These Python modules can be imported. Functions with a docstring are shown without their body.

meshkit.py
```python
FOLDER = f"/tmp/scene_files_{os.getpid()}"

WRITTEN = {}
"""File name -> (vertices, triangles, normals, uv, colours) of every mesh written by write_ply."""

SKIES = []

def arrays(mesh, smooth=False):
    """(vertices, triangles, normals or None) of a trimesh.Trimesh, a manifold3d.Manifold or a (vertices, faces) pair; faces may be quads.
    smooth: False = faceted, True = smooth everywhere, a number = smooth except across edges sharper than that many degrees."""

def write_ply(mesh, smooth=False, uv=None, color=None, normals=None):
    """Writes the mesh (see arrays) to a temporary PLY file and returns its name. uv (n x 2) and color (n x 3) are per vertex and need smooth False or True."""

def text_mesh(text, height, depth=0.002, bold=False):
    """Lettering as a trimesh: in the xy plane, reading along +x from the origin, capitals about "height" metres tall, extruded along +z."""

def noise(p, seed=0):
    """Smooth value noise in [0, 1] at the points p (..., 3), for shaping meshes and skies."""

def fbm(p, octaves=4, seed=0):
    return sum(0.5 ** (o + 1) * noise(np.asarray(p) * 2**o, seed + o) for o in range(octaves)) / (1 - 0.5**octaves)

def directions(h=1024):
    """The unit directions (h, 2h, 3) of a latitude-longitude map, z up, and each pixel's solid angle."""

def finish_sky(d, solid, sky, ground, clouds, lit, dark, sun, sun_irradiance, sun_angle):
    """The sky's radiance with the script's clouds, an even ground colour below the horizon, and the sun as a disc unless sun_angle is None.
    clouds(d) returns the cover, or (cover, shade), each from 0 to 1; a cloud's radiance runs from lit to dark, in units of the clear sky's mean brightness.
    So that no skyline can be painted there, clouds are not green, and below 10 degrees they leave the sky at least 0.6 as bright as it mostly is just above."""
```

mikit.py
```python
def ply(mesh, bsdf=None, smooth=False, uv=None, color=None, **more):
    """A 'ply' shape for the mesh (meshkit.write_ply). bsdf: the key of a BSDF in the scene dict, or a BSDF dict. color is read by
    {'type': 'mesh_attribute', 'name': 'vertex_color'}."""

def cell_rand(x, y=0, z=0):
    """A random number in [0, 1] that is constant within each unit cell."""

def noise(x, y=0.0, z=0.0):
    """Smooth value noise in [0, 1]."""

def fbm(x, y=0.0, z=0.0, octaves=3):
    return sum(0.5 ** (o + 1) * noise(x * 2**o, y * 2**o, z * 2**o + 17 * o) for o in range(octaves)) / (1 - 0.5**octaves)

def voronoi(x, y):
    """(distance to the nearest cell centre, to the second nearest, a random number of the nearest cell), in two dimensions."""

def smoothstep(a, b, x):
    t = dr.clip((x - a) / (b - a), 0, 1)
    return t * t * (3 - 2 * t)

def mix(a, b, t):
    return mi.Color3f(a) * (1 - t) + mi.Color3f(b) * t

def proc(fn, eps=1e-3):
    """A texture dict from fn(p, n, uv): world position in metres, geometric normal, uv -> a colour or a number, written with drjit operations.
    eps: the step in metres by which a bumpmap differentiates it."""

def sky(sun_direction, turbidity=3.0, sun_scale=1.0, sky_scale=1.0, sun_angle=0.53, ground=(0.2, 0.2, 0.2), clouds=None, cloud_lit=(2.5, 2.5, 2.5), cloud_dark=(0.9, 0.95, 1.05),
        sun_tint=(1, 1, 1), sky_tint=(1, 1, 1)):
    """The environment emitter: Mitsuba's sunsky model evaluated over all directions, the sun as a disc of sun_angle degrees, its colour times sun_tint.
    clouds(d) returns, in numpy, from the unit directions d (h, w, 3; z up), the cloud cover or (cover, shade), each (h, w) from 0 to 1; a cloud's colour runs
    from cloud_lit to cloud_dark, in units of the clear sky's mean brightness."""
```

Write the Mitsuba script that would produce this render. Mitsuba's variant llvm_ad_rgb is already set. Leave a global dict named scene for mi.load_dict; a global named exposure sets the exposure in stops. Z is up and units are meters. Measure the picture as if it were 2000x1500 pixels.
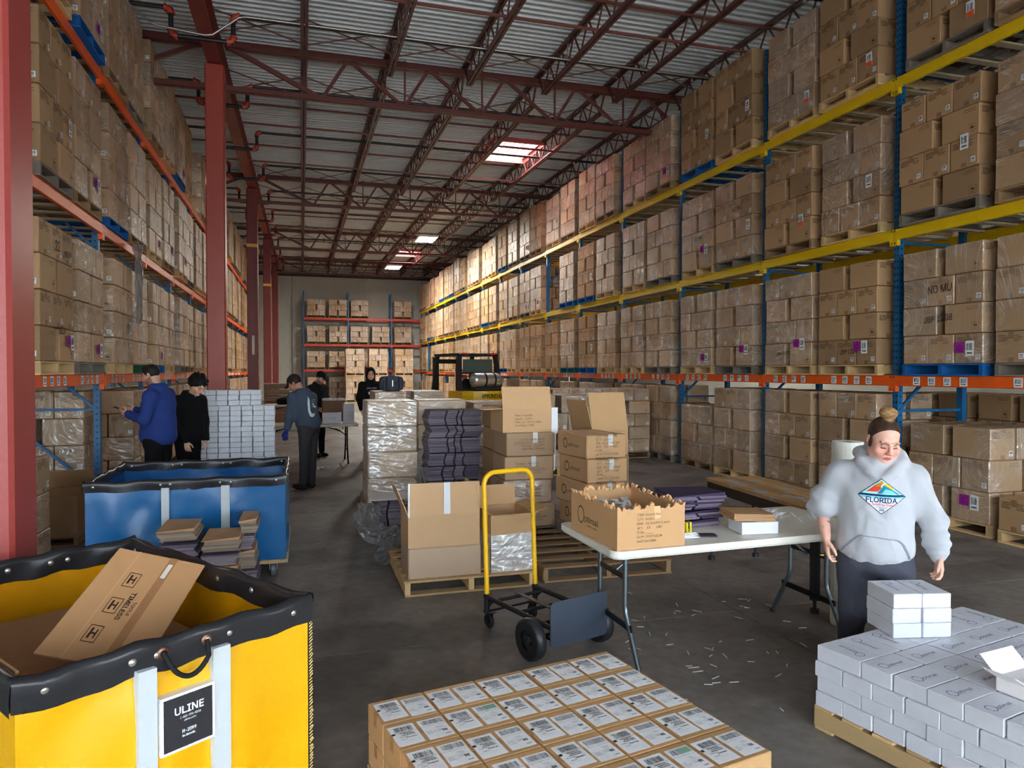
import math, random
import numpy as np
import trimesh
import drjit as dr
import mitsuba as mi
import mikit, meshkit
from mikit import proc, noise, fbm, smoothstep, mix, cell_rand

T = mi.ScalarTransform4f
PI = math.pi
scene, labels = {}, {}

# ------------------------------------------------------------------ camera, sky, lamps, exposure
YAW, PITCH, FPX = math.radians(16.47), math.radians(-1.07), 1387.0
EYE = np.array([0.0, 0.0, 1.73])
FWD = np.array([math.sin(YAW) * math.cos(PITCH), math.cos(YAW) * math.cos(PITCH), math.sin(PITCH)])
scene['camera'] = {'type': 'perspective', 'fov': math.degrees(2 * math.atan(1000 / FPX)), 'fov_axis': 'x', 'near_clip': 0.05, 'far_clip': 300.0,
                   'to_world': T().look_at(origin=EYE.tolist(), target=(EYE + FWD).tolist(), up=[0, 0, 1])}


def cloud_fn(d):
    n = meshkit.fbm(np.stack([d[..., 0] * 3, d[..., 1] * 3, d[..., 2] * 6], -1), 4, 3)
    return np.clip((n - 0.3) * 3.0, 0.25, 0.9), np.clip((n - 0.4) * 2, 0, 0.6)


scene['sky'] = mikit.sky((0.25, 0.75, 0.6), turbidity=4.0, sun_scale=0.0, sky_scale=11.0, ground=(0.85, 0.83, 0.78), clouds=cloud_fn,
                         cloud_lit=(1.7, 1.7, 1.7), cloud_dark=(1.0, 1.03, 1.1))
exposure = 2.0
LED_RADIANCE, SKYLIGHT_RADIANCE = 78.0, 12.0


# ------------------------------------------------------------------ helpers
def lin(c):
    c = np.asarray(c, float) / 255.0
    return np.where(c <= 0.04045, c / 12.92, ((c + 0.055) / 1.055) ** 2.4)


_taken = {}


def nm(base):
    n = _taken.get(base, -1) + 1
    _taken[base] = n
    return base if n == 0 else f'{base}_{n:03d}'


def rotz(a):
    c, s = math.cos(a), math.sin(a)
    return np.array([[c, -s, 0], [s, c, 0], [0, 0, 1.0]])


def frame(pos, deg=0.0):
    return T().translate([float(v) for v in pos]).rotate([0, 0, 1], float(deg))


_BOXQ = [(0, 3, 2, 1), (4, 5, 6, 7), (0, 1, 5, 4), (1, 2, 6, 5), (2, 3, 7, 6), (3, 0, 4, 7)]


class MB:
    """Collects pieces of one mesh; colours are sRGB, 0 to 255."""

    def __init__(self, col=(128, 128, 128)):
        self.v, self.f, self.c, self.n, self.col = [], [], [], 0, col
        self.M = None

    def raw(self, v, f, col=None):
        v, f = np.asarray(v, float).reshape(-1, 3), np.asarray(f, int).reshape(-1, 3)
        if self.M is not None:
            v = v @ self.M[0].T + self.M[1]
        c = np.asarray(self.col if col is None else col, float)
        self.v.append(v), self.f.append(f + self.n)
        self.c.append(np.array(np.broadcast_to(c, (len(v), 3))))
        self.n += len(v)
        return self

    def hexa(self, p, col=None):
        """Eight corners, bottom four then top four, counter-clockwise from above."""
        p = np.asarray(p, float)
        v = np.concatenate([p[list(q)] for q in _BOXQ])
        f = [[4 * i + a, 4 * i + b, 4 * i + c] for i in range(6) for a, b, c in ((0, 1, 2), (0, 2, 3))]
        return self.raw(v, f, col)

    def box(self, lo, hi, col=None):
        (a, b, c), (d, e, f) = lo, hi
        return self.hexa([(a, b, c), (d, b, c), (d, e, c), (a, e, c), (a, b, f), (d, b, f), (d, e, f), (a, e, f)], col)

    def cbox(self, lo, hi, r, col=None):
        """A box with chamfered edges."""
        lo, hi = np.asarray(lo, float), np.asarray(hi, float)
        v, f = _chamfer(lo, hi, min(r, 0.45 * (hi - lo).min()))
        return self.raw(v, f, col)

    def bar(self, p, q, w, h, col=None, up=(0, 0, 1)):
        p, q = np.asarray(p, float), np.asarray(q, float)
        d = (q - p) / np.linalg.norm(q - p)
        u = np.asarray(up, float)
        if abs(d @ u) > 0.98:
            u = np.array([1.0, 0, 0])
        s = np.cross(d, u)
        s /= np.linalg.norm(s)
        t = np.cross(s, d)
        k = [(-1, -1), (1, -1), (1, 1), (-1, 1)]
        a = [p + s * w / 2 * i + t * h / 2 * j for i, j in k]
        b = [q + s * w / 2 * i + t * h / 2 * j for i, j in k]
        return self.hexa([a[0], a[1], b[1], b[0], a[3], a[2], b[2], b[3]], col)

    def quad(self, a, b, c, d, col=None):
        return self.raw([a, b, c, d], [[0, 1, 2], [0, 2, 3]], col)

    def tube(self, pts, r, col=None, n=8, caps=True):
        p = np.asarray(pts, float)
        r = np.broadcast_to(np.asarray(r, float), (len(p),))
        t = np.gradient(p, axis=0) if len(p) > 2 else np.repeat((p[1] - p[0])[None], 2, 0)
        t = t / (np.linalg.norm(t, axis=1, keepdims=True) + 1e-12)
        a = np.cross(t[0], [0, 0, 1.0] if abs(t[0][2]) < 0.9 else [1.0, 0, 0])
        a /= np.linalg.norm(a)
        rings = []
        ang = np.arange(n) * 2 * PI / n
        for i in range(len(p)):
            a = a - t[i] * (a @ t[i])
            a /= np.linalg.norm(a) + 1e-12
            b = np.cross(t[i], a)
            rings.append(p[i] + r[i] * (np.cos(ang)[:, None] * a + np.sin(ang)[:, None] * b))
        v = np.concatenate(rings)
        f = []
        for i in range(len(p) - 1):
            for j in range(n):
                q = (i * n + j, i * n + (j + 1) % n, (i + 1) * n + (j + 1) % n, (i + 1) * n + j)
                f += [(q[0], q[1], q[2]), (q[0], q[2], q[3])]
        self.raw(v, f, col)
        if caps:
            self.raw(np.vstack([rings[0], p[:1]]), [(n, (j + 1) % n, j) for j in range(n)], col)
            self.raw(np.vstack([rings[-1], p[-1:]]), [(n, j, (j + 1) % n) for j in range(n)], col)
        return self

    def lathe(self, prof, base, axis=(0, 0, 1), col=None, n=20, sharp=False):
        """prof: (radius, height) pairs along the axis from base."""
        ax = np.asarray(axis, float) / np.linalg.norm(axis)
        a = np.cross(ax, [0, 0, 1.0] if abs(ax[2]) < 0.9 else [1.0, 0, 0])
        a /= np.linalg.norm(a)
        b = np.cross(ax, a)
        ang = np.arange(n) * 2 * PI / n
        ring = lambda r, h: np.asarray(base, float) + ax * h + max(r, 1e-5) * (np.cos(ang)[:, None] * a + np.sin(ang)[:, None] * b)  # noqa: E731
        segs = [[prof[i], prof[i + 1]] for i in range(len(prof) - 1)] if sharp else [prof]
        for s in segs:
            v = np.concatenate([ring(*q) for q in s])
            f = []
            for i in range(len(s) - 1):
                for j in range(n):
                    q = (i * n + j, i * n + (j + 1) % n, (i + 1) * n + (j + 1) % n, (i + 1) * n + j)
                    f += [(q[0], q[1], q[2]), (q[0], q[2], q[3])]
            self.raw(v, f, col)
        return self

    def tm(self, m, col=None, R=None, t=(0, 0, 0)):
        v = np.asarray(m.vertices, float)
        if R is not None:
            v = v @ np.asarray(R).T
        return self.raw(v + np.asarray(t, float), m.faces, col)

    def text(self, s, height, origin, ex, ey, col=None, depth=0.0008, bold=False, width=None):
        """Lettering that reads along ex with its capitals along ey, standing on a face whose outward normal is ex x ey."""
        ex, ey = np.asarray(ex, float), np.asarray(ey, float)
        m = text_cache(s, bold)
        v = np.array(m.vertices) * [height, height, 1]
        if width is not None:
            v[:, 0] *= width / (v[:, 0].max() - v[:, 0].min())
        v[:, 2] = np.where(v[:, 2] > 0.5, depth, 0.0)
        ez = np.cross(ex, ey)
        return self.raw(np.asarray(origin, float) + v[:, :1] * ex + v[:, 1:2] * ey + v[:, 2:] * ez, m.faces, col)

    def shape(self, bsdf, smooth=True, to_world=None):
        v, f, c = np.concatenate(self.v), np.concatenate(self.f), np.concatenate(self.c)
        if bsdf in GRADED:
            d = mikit.ply((v, f), bsdf, smooth=smooth, color=lin(c))
        else:
            q = np.round(np.clip(c, 0, 255))
            d = mikit.ply((v, f), bsdf, smooth=smooth, uv=np.stack([q[:, 0] * 256 + q[:, 1], q[:, 2]], 1))
        if to_world is not None:
            d['to_world'] = to_world
        return d

    def put(self, key, bsdf, smooth=True, to_world=None):
        scene[key] = self.shape(bsdf, smooth, to_world)
        return key


_texts = {}


def text_cache(s, bold):
    if (s, bold) not in _texts:
        m = meshkit.text_mesh(s, 1.0, 1.0, bold)
        m.vertices -= [m.bounds[0][0], 0, 0]
        _texts[(s, bold)] = m
    return _texts[(s, bold)]


_cham = None


def _chamfer(lo, hi, r):
    global _cham
    sg = np.array([(x, y, z) for x in (-1, 1) for y in (-1, 1) for z in (-1, 1)], float)
    c, h = (lo + hi) / 2, (hi - lo) / 2
    p = np.concatenate([c + sg * (h - r * (1 - np.eye(3)[k])) for k in range(3)])
    if _cham is None:
        q = np.concatenate([sg * (1 - 0.2 * (1 - np.eye(3)[k])) for k in range(3)])
        from scipy.spatial import ConvexHull
        hull = ConvexHull(q)
        fs = []
        for t, e in zip(hull.simplices, hull.equations):
            a, b, d = q[t]
            fs.append(t if np.cross(b - a, d - a) @ e[:3] > 0 else t[::-1])
        _cham = np.array(fs), np.round(hull.equations[:, :3], 3)
    f, nrm = _cham
    v, idx, tris = [], {}, []
    for t, e in zip(f, nrm):
        tri = []
        for k in t:
            key = (k, tuple(e))
            if key not in idx:
                idx[key] = len(v)
                v.append(p[k])
            tri.append(idx[key])
        tris.append(tri)
    return np.array(v), np.array(tris)


def thing(base, label, cat, group=None, kind=None):
    key = nm(base)
    labels[key] = {'label': label}
    if cat:
        labels[key]['category'] = cat
    if group:
        labels[key]['group'] = group
    if kind:
        labels[key]['kind'] = kind
    return key


def part(parent, base):
    return nm(f'{parent}__{base}')


def arc(c, r, a0, a1, ex, ey, n=7):
    c, ex, ey = (np.asarray(q, float) for q in (c, ex, ey))
    return [c + r * (math.cos(a) * ex + math.sin(a) * ey) for a in np.linspace(a0, a1, n)]


# ------------------------------------------------------------------ materials
GRADED = ('skin', 'hair', 'knit')


def piece_colour(p, n, uv):
    """Each piece of a mesh carries its own flat colour in its uv: one number for red and green, one for blue."""
    k = dr.floor(uv.x + 0.5)
    r = dr.floor(k / 256.0)
    c = mi.Color3f(r, k - 256.0 * r, dr.floor(uv.y + 0.5)) / 255.0
    return dr.select(c <= 0.04045, c / 12.92, ((c + 0.055) / 1.055) ** 2.4)


VC = proc(piece_colour)
VG = {'type': 'mesh_attribute', 'name': 'vertex_color'}


def film_bump(p, n, uv):
    a = p.x + p.y
    b = p.z + 0.22 * a
    w = fbm(a * 2.4, p.z * 4.0, p.x - p.y, 2) * 1.6
    r1 = 1 - dr.abs(2 * noise(a * 5.0 + w, b * 26.0 + 2 * w, (p.x - p.y) * 5.0) - 1)
    r2 = noise(a * 24.0 + 3 * w, p.z * 60.0 - a * 16.0, (p.x - p.y) * 20.0)
    return 0.016 * r1 * r1 + 0.006 * r2


def film_glint_streaks(p, n, uv):
    """How much of the surface is creased film with its glints painted pale: thin slanted streaks in patches."""
    a = p.x + p.y
    c = p.x - p.y
    w = fbm(a * 1.9, p.z * 2.6, c * 1.9, 2)
    patch = smoothstep(0.38, 0.60, fbm(a * 1.25 + 7, p.z * 1.9, c * 1.1, 3))
    b = p.z + a * (0.9 * noise(a * 0.9, p.z * 1.3, 3.0) - 0.4)
    r1 = 1 - dr.abs(2 * noise(a * 2.4 + w, b * 34.0 + 3 * w, c * 2.0) - 1)
    r2 = 1 - dr.abs(2 * noise(a * 9.0 + 2 * w, b * 80.0 + 5 * w, c * 7.0) - 1)
    k = smoothstep(0.45, 0.75, noise(a * 14.0, b * 40.0, c * 14.0))
    s = dr.maximum(smoothstep(0.86, 0.98, r1) * (0.4 + 0.6 * k), 0.9 * smoothstep(0.84, 0.96, r2) * k)
    return 0.04 + 0.06 * patch + dr.minimum(s * (0.12 + 0.85 * patch), 0.86)


def film_tight_glints(p, n, uv):  # tight film: its glints painted as pale ridges and patches
    a = p.x + p.y
    w = fbm(a * 4.0, p.z * 7.0, p.x - p.y, 2)
    r1 = 1 - dr.abs(2 * noise(a * 5.0 + w, p.z * 46.0 + a * 9.0 + 3 * w, 1.0) - 1)
    r2 = 1 - dr.abs(2 * noise(a * 16.0 + 2 * w, p.z * 30.0 - a * 20.0 + 4 * w, 5.0) - 1)
    m = smoothstep(0.35, 0.65, fbm(a * 3.0, p.z * 4.0, 2.0, 2))
    return 0.12 + 0.25 * m + 0.55 * dr.maximum(smoothstep(0.72, 0.95, r1), smoothstep(0.8, 0.96, r2)) * (0.3 + 0.7 * m)


def vinyl_bump(p, n, uv):
    return 0.006 * fbm(p.x * 7.0, p.y * 7.0, p.z * 3.5, 3)


def cloth_bump(p, n, uv):
    return 0.0022 * fbm(p.x * 60.0, p.y * 60.0, p.z * 60.0, 3)


def two(b):
    return {'type': 'twosided', 'bsdf': b}


scene['carton'] = two({'type': 'principled', 'base_color': VC, 'roughness': 0.65, 'specular': 0.3})
FILM_GLOSS = {'type': 'bumpmap', 'arbitrary': proc(film_bump, 2e-3), 'scale': 1.0,
              'bsdf': {'type': 'principled', 'base_color': {'type': 'rgb', 'value': [0.86, 0.85, 0.82]}, 'roughness': 0.36, 'metallic': 0.55, 'specular': 1.0}}  # pale base paints the glints of the film, beside its real gloss
scene['wrapped'] = two({'type': 'blendbsdf', 'weight': proc(film_glint_streaks), 'bsdf_a': {'type': 'principled', 'base_color': VC, 'roughness': 0.5, 'specular': 0.5}, 'bsdf_b': FILM_GLOSS})
scene['film'] = two({'type': 'blendbsdf', 'weight': proc(film_tight_glints), 'bsdf_a': {'type': 'principled', 'base_color': VC, 'roughness': 0.5, 'specular': 0.5}, 'bsdf_b': FILM_GLOSS})
scene['matte'] = two({'type': 'principled', 'base_color': VC, 'roughness': 0.75, 'specular': 0.25})
scene['paint'] = two({'type': 'principled', 'base_color': VC, 'roughness': 0.42, 'specular': 0.5})
scene['metal'] = two({'type': 'principled', 'base_color': VC, 'roughness': 0.35, 'metallic': 0.85, 'specular': 0.5})
scene['gloss'] = two({'type': 'principled', 'base_color': VC, 'roughness': 0.18, 'specular': 0.5, 'clearcoat': 0.5, 'clearcoat_gloss': 0.8})
scene['vinyl'] = two({'type': 'bumpmap', 'arbitrary': proc(vinyl_bump, 3e-3), 'scale': 1.0,
                      'bsdf': {'type': 'principled', 'base_color': VC, 'roughness': 0.33, 'specular': 0.5}})
scene['cloth'] = two({'type': 'bumpmap', 'arbitrary': proc(cloth_bump, 2e-3), 'scale': 1.0,
                      'bsdf': {'type': 'principled', 'base_color': VC, 'roughness': 0.9, 'specular': 0.15, 'sheen': 0.3}})
scene['skin'] = two({'type': 'principled', 'base_color': VG, 'roughness': 0.5, 'specular': 0.4})
scene['hair'] = two({'type': 'principled', 'base_color': VG, 'roughness': 0.62, 'specular': 0.25})
scene['knit'] = two({'type': 'bumpmap', 'arbitrary': proc(cloth_bump, 2e-3), 'scale': 1.0,
                     'bsdf': {'type': 'principled', 'base_color': VG, 'roughness': 0.9, 'specular': 0.15, 'sheen': 0.3}})


def wood_tex(p, n, uv):
    g = fbm(p.x * 9.0 + 1.7, p.y * 9.0, p.z * 30.0, 3)
    k = noise(p.x * 70.0, p.y * 70.0, p.z * 90.0)
    return 0.75 + 0.4 * g - 0.12 * k


def floor_col(p, n, uv):
    big = fbm(p.x * 0.55, p.y * 0.55, 2.0, 3)
    mid = fbm(p.x * 2.6, p.y * 2.1, 5.0, 4)
    fine = fbm(p.x * 21.0, p.y * 21.0, 7.0, 2)
    c = mix((0.105, 0.093, 0.080), (0.205, 0.186, 0.163), smoothstep(0.25, 0.75, 0.55 * big + 0.45 * mid))
    st = smoothstep(0.62, 0.74, fbm(p.x * 1.3 + 9, p.y * 1.1, 1.0, 4))
    c = mix(c, (0.06, 0.053, 0.046), 0.55 * st)
    li = smoothstep(0.6, 0.72, fbm(p.x * 0.9, p.y * 3.0, 4.0, 4))
    c = mix(c, (0.225, 0.2, 0.175), 0.35 * li)
    return c * (0.85 + 0.3 * fine)


def floor_rough(p, n, uv):
    return 0.38 + 0.3 * fbm(p.x * 1.9, p.y * 1.9, 3.0, 3)


scene['concrete_floor'] = {'type': 'principled', 'base_color': proc(floor_col), 'roughness': proc(floor_rough), 'specular': 0.45}


def wall_col(p, n, uv):
    a = fbm(p.x * 0.7, p.z * 0.5, p.y, 4)
    s = fbm(p.x * 6.0, p.z * 0.6, 3.0 + p.y, 3)
    c = mix((0.42, 0.42, 0.38), (0.64, 0.63, 0.57), 0.6 * a + 0.4 * s)
    return c * (0.9 + 0.2 * fbm(p.x * 14, p.z * 14, p.y, 2))


scene['concrete_wall'] = two({'type': 'principled', 'base_color': proc(wall_col), 'roughness': 0.85, 'specular': 0.2})


def deck_col(p, n, uv):
    a = fbm(p.x * 0.8, p.y * 2.0, 1.0, 3)
    return mix((0.52, 0.55, 0.54), (0.70, 0.73, 0.71), a)


scene['deck_metal'] = two({'type': 'principled', 'base_color': proc(deck_col), 'roughness': 0.5, 'metallic': 0.3, 'specular': 0.5})
# ------------------------------------------------------------------ the setting: floor slabs, walls, roof
RED = (118, 52, 44)
RED_D = (92, 46, 40)
roof_z = lambda y: 7.05 + 0.021 * y  # noqa: E731
WALL_Y = 43.6

labels['floor'] = {'label': 'grey stained concrete warehouse floor cut into large slabs', 'kind': 'structure'}
xs = [-15.28, -10.71, -6.14, -1.57, 3.0, 7.57, 12.14, 16.71]
ys = [-6.0, -0.15, 4.42, 8.99, 13.56, 18.13, 22.7, 27.27, 31.84, 36.41, 40.98, WALL_Y + 0.3]
b = MB((40, 38, 36))
b.box((-15.3, -6, -0.25), (16.8, WALL_Y + 0.3, -0.012))
b.put('floor__joint_bed', 'matte')
for i in range(len(xs) - 1):
    for j in range(len(ys) - 1):
        b = MB()
        b.cbox((xs[i] + 0.004, ys[j] + 0.004, -0.2), (xs[i + 1] - 0.004, ys[j + 1] - 0.004, 0.0), 0.004)
        b.put(part('floor', 'slab'), 'concrete_floor', smooth=False)

labels['wall_back'] = {'label': 'bare grey tilt-up concrete end wall', 'kind': 'structure'}
wx = [-15.3, -8.0, -0.55, 7.1, 16.8]
for i in range(4):
    MB().cbox((wx[i] + 0.008, WALL_Y, -0.02), (wx[i + 1] - 0.008, WALL_Y + 0.25, roof_z(WALL_Y) + 0.35), 0.015).put(part('wall_back', 'panel'), 'concrete_wall', smooth=False)
b = MB((60, 58, 52))
b.box((-15.3, WALL_Y + 0.04, 0.0), (16.8, WALL_Y + 0.2, 8.0))
b.put('wall_back__joint_filler', 'matte')
labels['wall_left'] = {'label': 'bare concrete side wall beyond the left racks', 'kind': 'structure'}
MB().box((-15.5, -6, 0), (-15.3, WALL_Y, 8.3)).put('wall_left', 'concrete_wall', smooth=False)
labels['wall_right'] = {'label': 'bare concrete side wall beyond the right racks', 'kind': 'structure'}
MB().box((16.8, -6, 0), (17.0, WALL_Y, 8.3)).put('wall_right', 'concrete_wall', smooth=False)

labels['wall_front_unseen'] = {'label': 'unseen wall above and beside the open dock doors behind the camera, shaping the daylight', 'kind': 'structure'}
MB().box((-15.3, -6.2, 4.3), (16.8, -6.0, 7.2)).put('wall_front_unseen__header', 'concrete_wall', smooth=False)  # out of view; with the roof it holds back daylight from above
for i, (a, c) in enumerate(((-15.3, -7.2), (11.5, 16.8))):
    MB().box((a, -6.2, 0), (c, -6.0, 4.3)).put(part('wall_front_unseen', 'pier'), 'concrete_wall', smooth=False)

# corrugated roof deck, cut open at the skylights
labels['ceiling'] = {'label': 'corrugated grey metal roof deck on dark red steel joists', 'kind': 'structure'}
SKY = [(4.55, 5.75, 16.7, 18.3), (4.55, 5.75, 35.6, 37.2)]


def deck(x0, x1, y0, y1):
    pts, y = [], y0
    prof = [(0.0, 0.0), (0.045, 0.0), (0.065, 0.036), (0.133, 0.036), (0.152, 0.0)]
    while y < y1:
        for dy, dz in prof[:-1]:
            if y + dy < y1:
                pts.append((y + dy, dz))
        y += 0.152
    pts.append((y1, 0.0))
    v, f = [], []
    for (ya, za), (yb, zb) in zip(pts[:-1], pts[1:]):
        n = len(v)
        v += [(x0, ya, roof_z(ya) + za), (x1, ya, roof_z(ya) + za), (x1, yb, roof_z(yb) + zb), (x0, yb, roof_z(yb) + zb)]
        f += [(n, n + 2, n + 1), (n, n + 3, n + 2)]
    return MB().raw(v, f)


(x0, x1, y0, y1), (_, _, y2, y3) = SKY
for q in ((-15.3, 16.8, -6.0, y0), (-15.3, x0, y0, y1), (x1, 16.8, y0, y1), (-15.3, 16.8, y1, y2), (-15.3, x0, y2, y3), (x1, 16.8, y2, y3), (-15.3, 16.8, y3, WALL_Y)):
    deck(*q).put(part('ceiling', 'deck_sheet'), 'deck_metal', smooth=False)
for k, (x0, x1, y0, y1) in enumerate(SKY):
    z = roof_z((y0 + y1) / 2)
    s = f'window_{k + 1}'
    labels[s] = {'label': ('bright skylight with red curb over the aisle, nearer the camera', 'distant skylight with red curb near the end wall')[k], 'kind': 'structure'}
    b = MB((190, 92, 84))
    for a, c in (((x0 - .05, y0 - .05), (x1 + .05, y0)), ((x0 - .05, y1), (x1 + .05, y1 + .05)), ((x0 - .05, y0), (x0, y1)), ((x1, y0), (x1 + .05, y1))):
        b.box((a[0], a[1], z - 0.13), (c[0], c[1], z + 0.45))
    b.put(part(s, 'curb'), 'paint', smooth=False)
    b = MB((215, 215, 215))
    for i in range(1, 5):
        x = x0 + (x1 - x0) * i / 5
        MB((215, 215, 215)).bar((x, y0, z + 0.16), (x, y1, z + 0.16), 0.03, 0.03).put(part(s, 'security_bar'), 'paint', smooth=False)
    for i in range(1, 4):
        y = y0 + (y1 - y0) * i / 4
        MB((215, 215, 215)).bar((x0, y, z + 0.19), (x1, y, z + 0.19), 0.03, 0.03).put(part(s, 'security_bar'), 'paint', smooth=False)
    m = MB((255, 255, 255)).quad((x0, y0, z + 0.44), (x0, y1, z + 0.44), (x1, y1, z + 0.44), (x1, y0, z + 0.44))
    d = m.shape('matte', False)
    d['emitter'] = {'type': 'area', 'radiance': {'type': 'rgb', 'value': [SKYLIGHT_RADIANCE * q for q in (1.0, 1.0, 1.02)]}}
    scene[part(s, 'lens')] = d

# columns, girder beam over them, joist girders, bar joists
COLX = -1.365
COLY = [3.74, 12.88, 22.02, 31.16, 40.3]
names = ['nearest to the camera at the left edge', 'beside the curly-haired worker', 'second beyond the white box wall, with a yellow band', 'farther down the aisle, thin with a yellow band', 'farthest, in front of the end wall']
for i, y in enumerate(COLY):
    c = thing('steel_column', 'dark red square steel column ' + names[i], 'column')
    ztop = roof_z(y) - 0.51
    MB(((150, 58, 52) if i == 0 else (156, 62, 46) if i == 1 else (112, 38, 34))).cbox((COLX - .15, y - .15, 0.02), (COLX + .15, y + .15, ztop), 0.018).put(part(c, 'shaft'), 'paint', smooth=False)
    MB(RED_D).cbox((COLX - .22, y - .22, 0.0), (COLX + .22, y + .22, 0.025), 0.005).put(part(c, 'base_plate'), 'paint', smooth=False)
    if i in (2, 3):
        z = (5.30, 5.22)[i - 2]
        b = MB((214, 158, 60))
        b.box((COLX - .153, y - .153, z), (COLX + .153, y + .153, z + 0.1))
        b.put(part(c, 'yellow_band'), 'paint', smooth=False)
    if i == 2:
        b = MB((225, 215, 205)).box((COLX - .02, y - .156, 2.2), (COLX + .05, y - .15, 2.75))
        b.put(part(c, 'notice'), 'matte', smooth=False)

b = MB((124, 50, 42))
for y0, y1 in zip([-6.0] + COLY, COLY + [WALL_Y]):
    k = MB((124, 50, 42))
    za, zb = roof_z(y0) - 0.5, roof_z(y1) - 0.5
    k.bar((COLX, y0 + .01, za + .01), (COLX, y1 - .01, zb + .01), 0.22, 0.022)
    k.bar((COLX, y0 + .01, za + .41), (COLX, y1 - .01, zb + .41), 0.22, 0.022)
    k.bar((COLX, y0 + .01, za + .21), (COLX, y1 - .01, zb + .21), 0.014, 0.38)
    k.put(thing('roof_beam', 'dark red steel beam over the row of columns', None, 'beam lengths over the columns', 'structure'), 'paint', smooth=False)

JX = [0.06 + 1.42 * k for k in range(-7, 11) if k not in (-1, -2, -3)]
for gy in COLY:
    zt, zb = roof_z(gy) - 0.13, roof_z(gy) - 0.86
    for sgn, n in ((1, 12), (-1, 9)):
        b = MB((96, 48, 42))
        xe = COLX + sgn * (0.18 + 1.43 * n)
        xa = COLX + sgn * 0.16
        for off in (-.045, .045):
            b.bar((xa, gy + off, zt), (xe, gy + off, zt), 0.07, 0.11)
            b.bar((xa, gy + off, zb), (xe, gy + off, zb), 0.055, 0.075)
        node_b = [COLX + sgn * (1.72 + 1.43 * k) for k in range(n - 1)]
        b.bar((xa, gy, zt), (node_b[0], gy, zb), 0.06, 0.075)
        for k in range(1, n - 1):
            top = COLX + sgn * (0.74 + 1.43 * k)
            b.bar((node_b[k - 1], gy, zb), (top, gy, zt), 0.05, 0.055)
            b.bar((top, gy, zt), (node_b[k], gy, zb), 0.05, 0.055)
            b.bar((node_b[k] + sgn * 0.015, gy, zb), (node_b[k] + sgn * 0.015, gy, zt + 0.1), 0.03, 0.03)
        b.put(thing('joist_girder', 'dark red steel truss running across the aisle from a column', None, 'trusses across the roof', 'structure'), 'paint', smooth=False)

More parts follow.
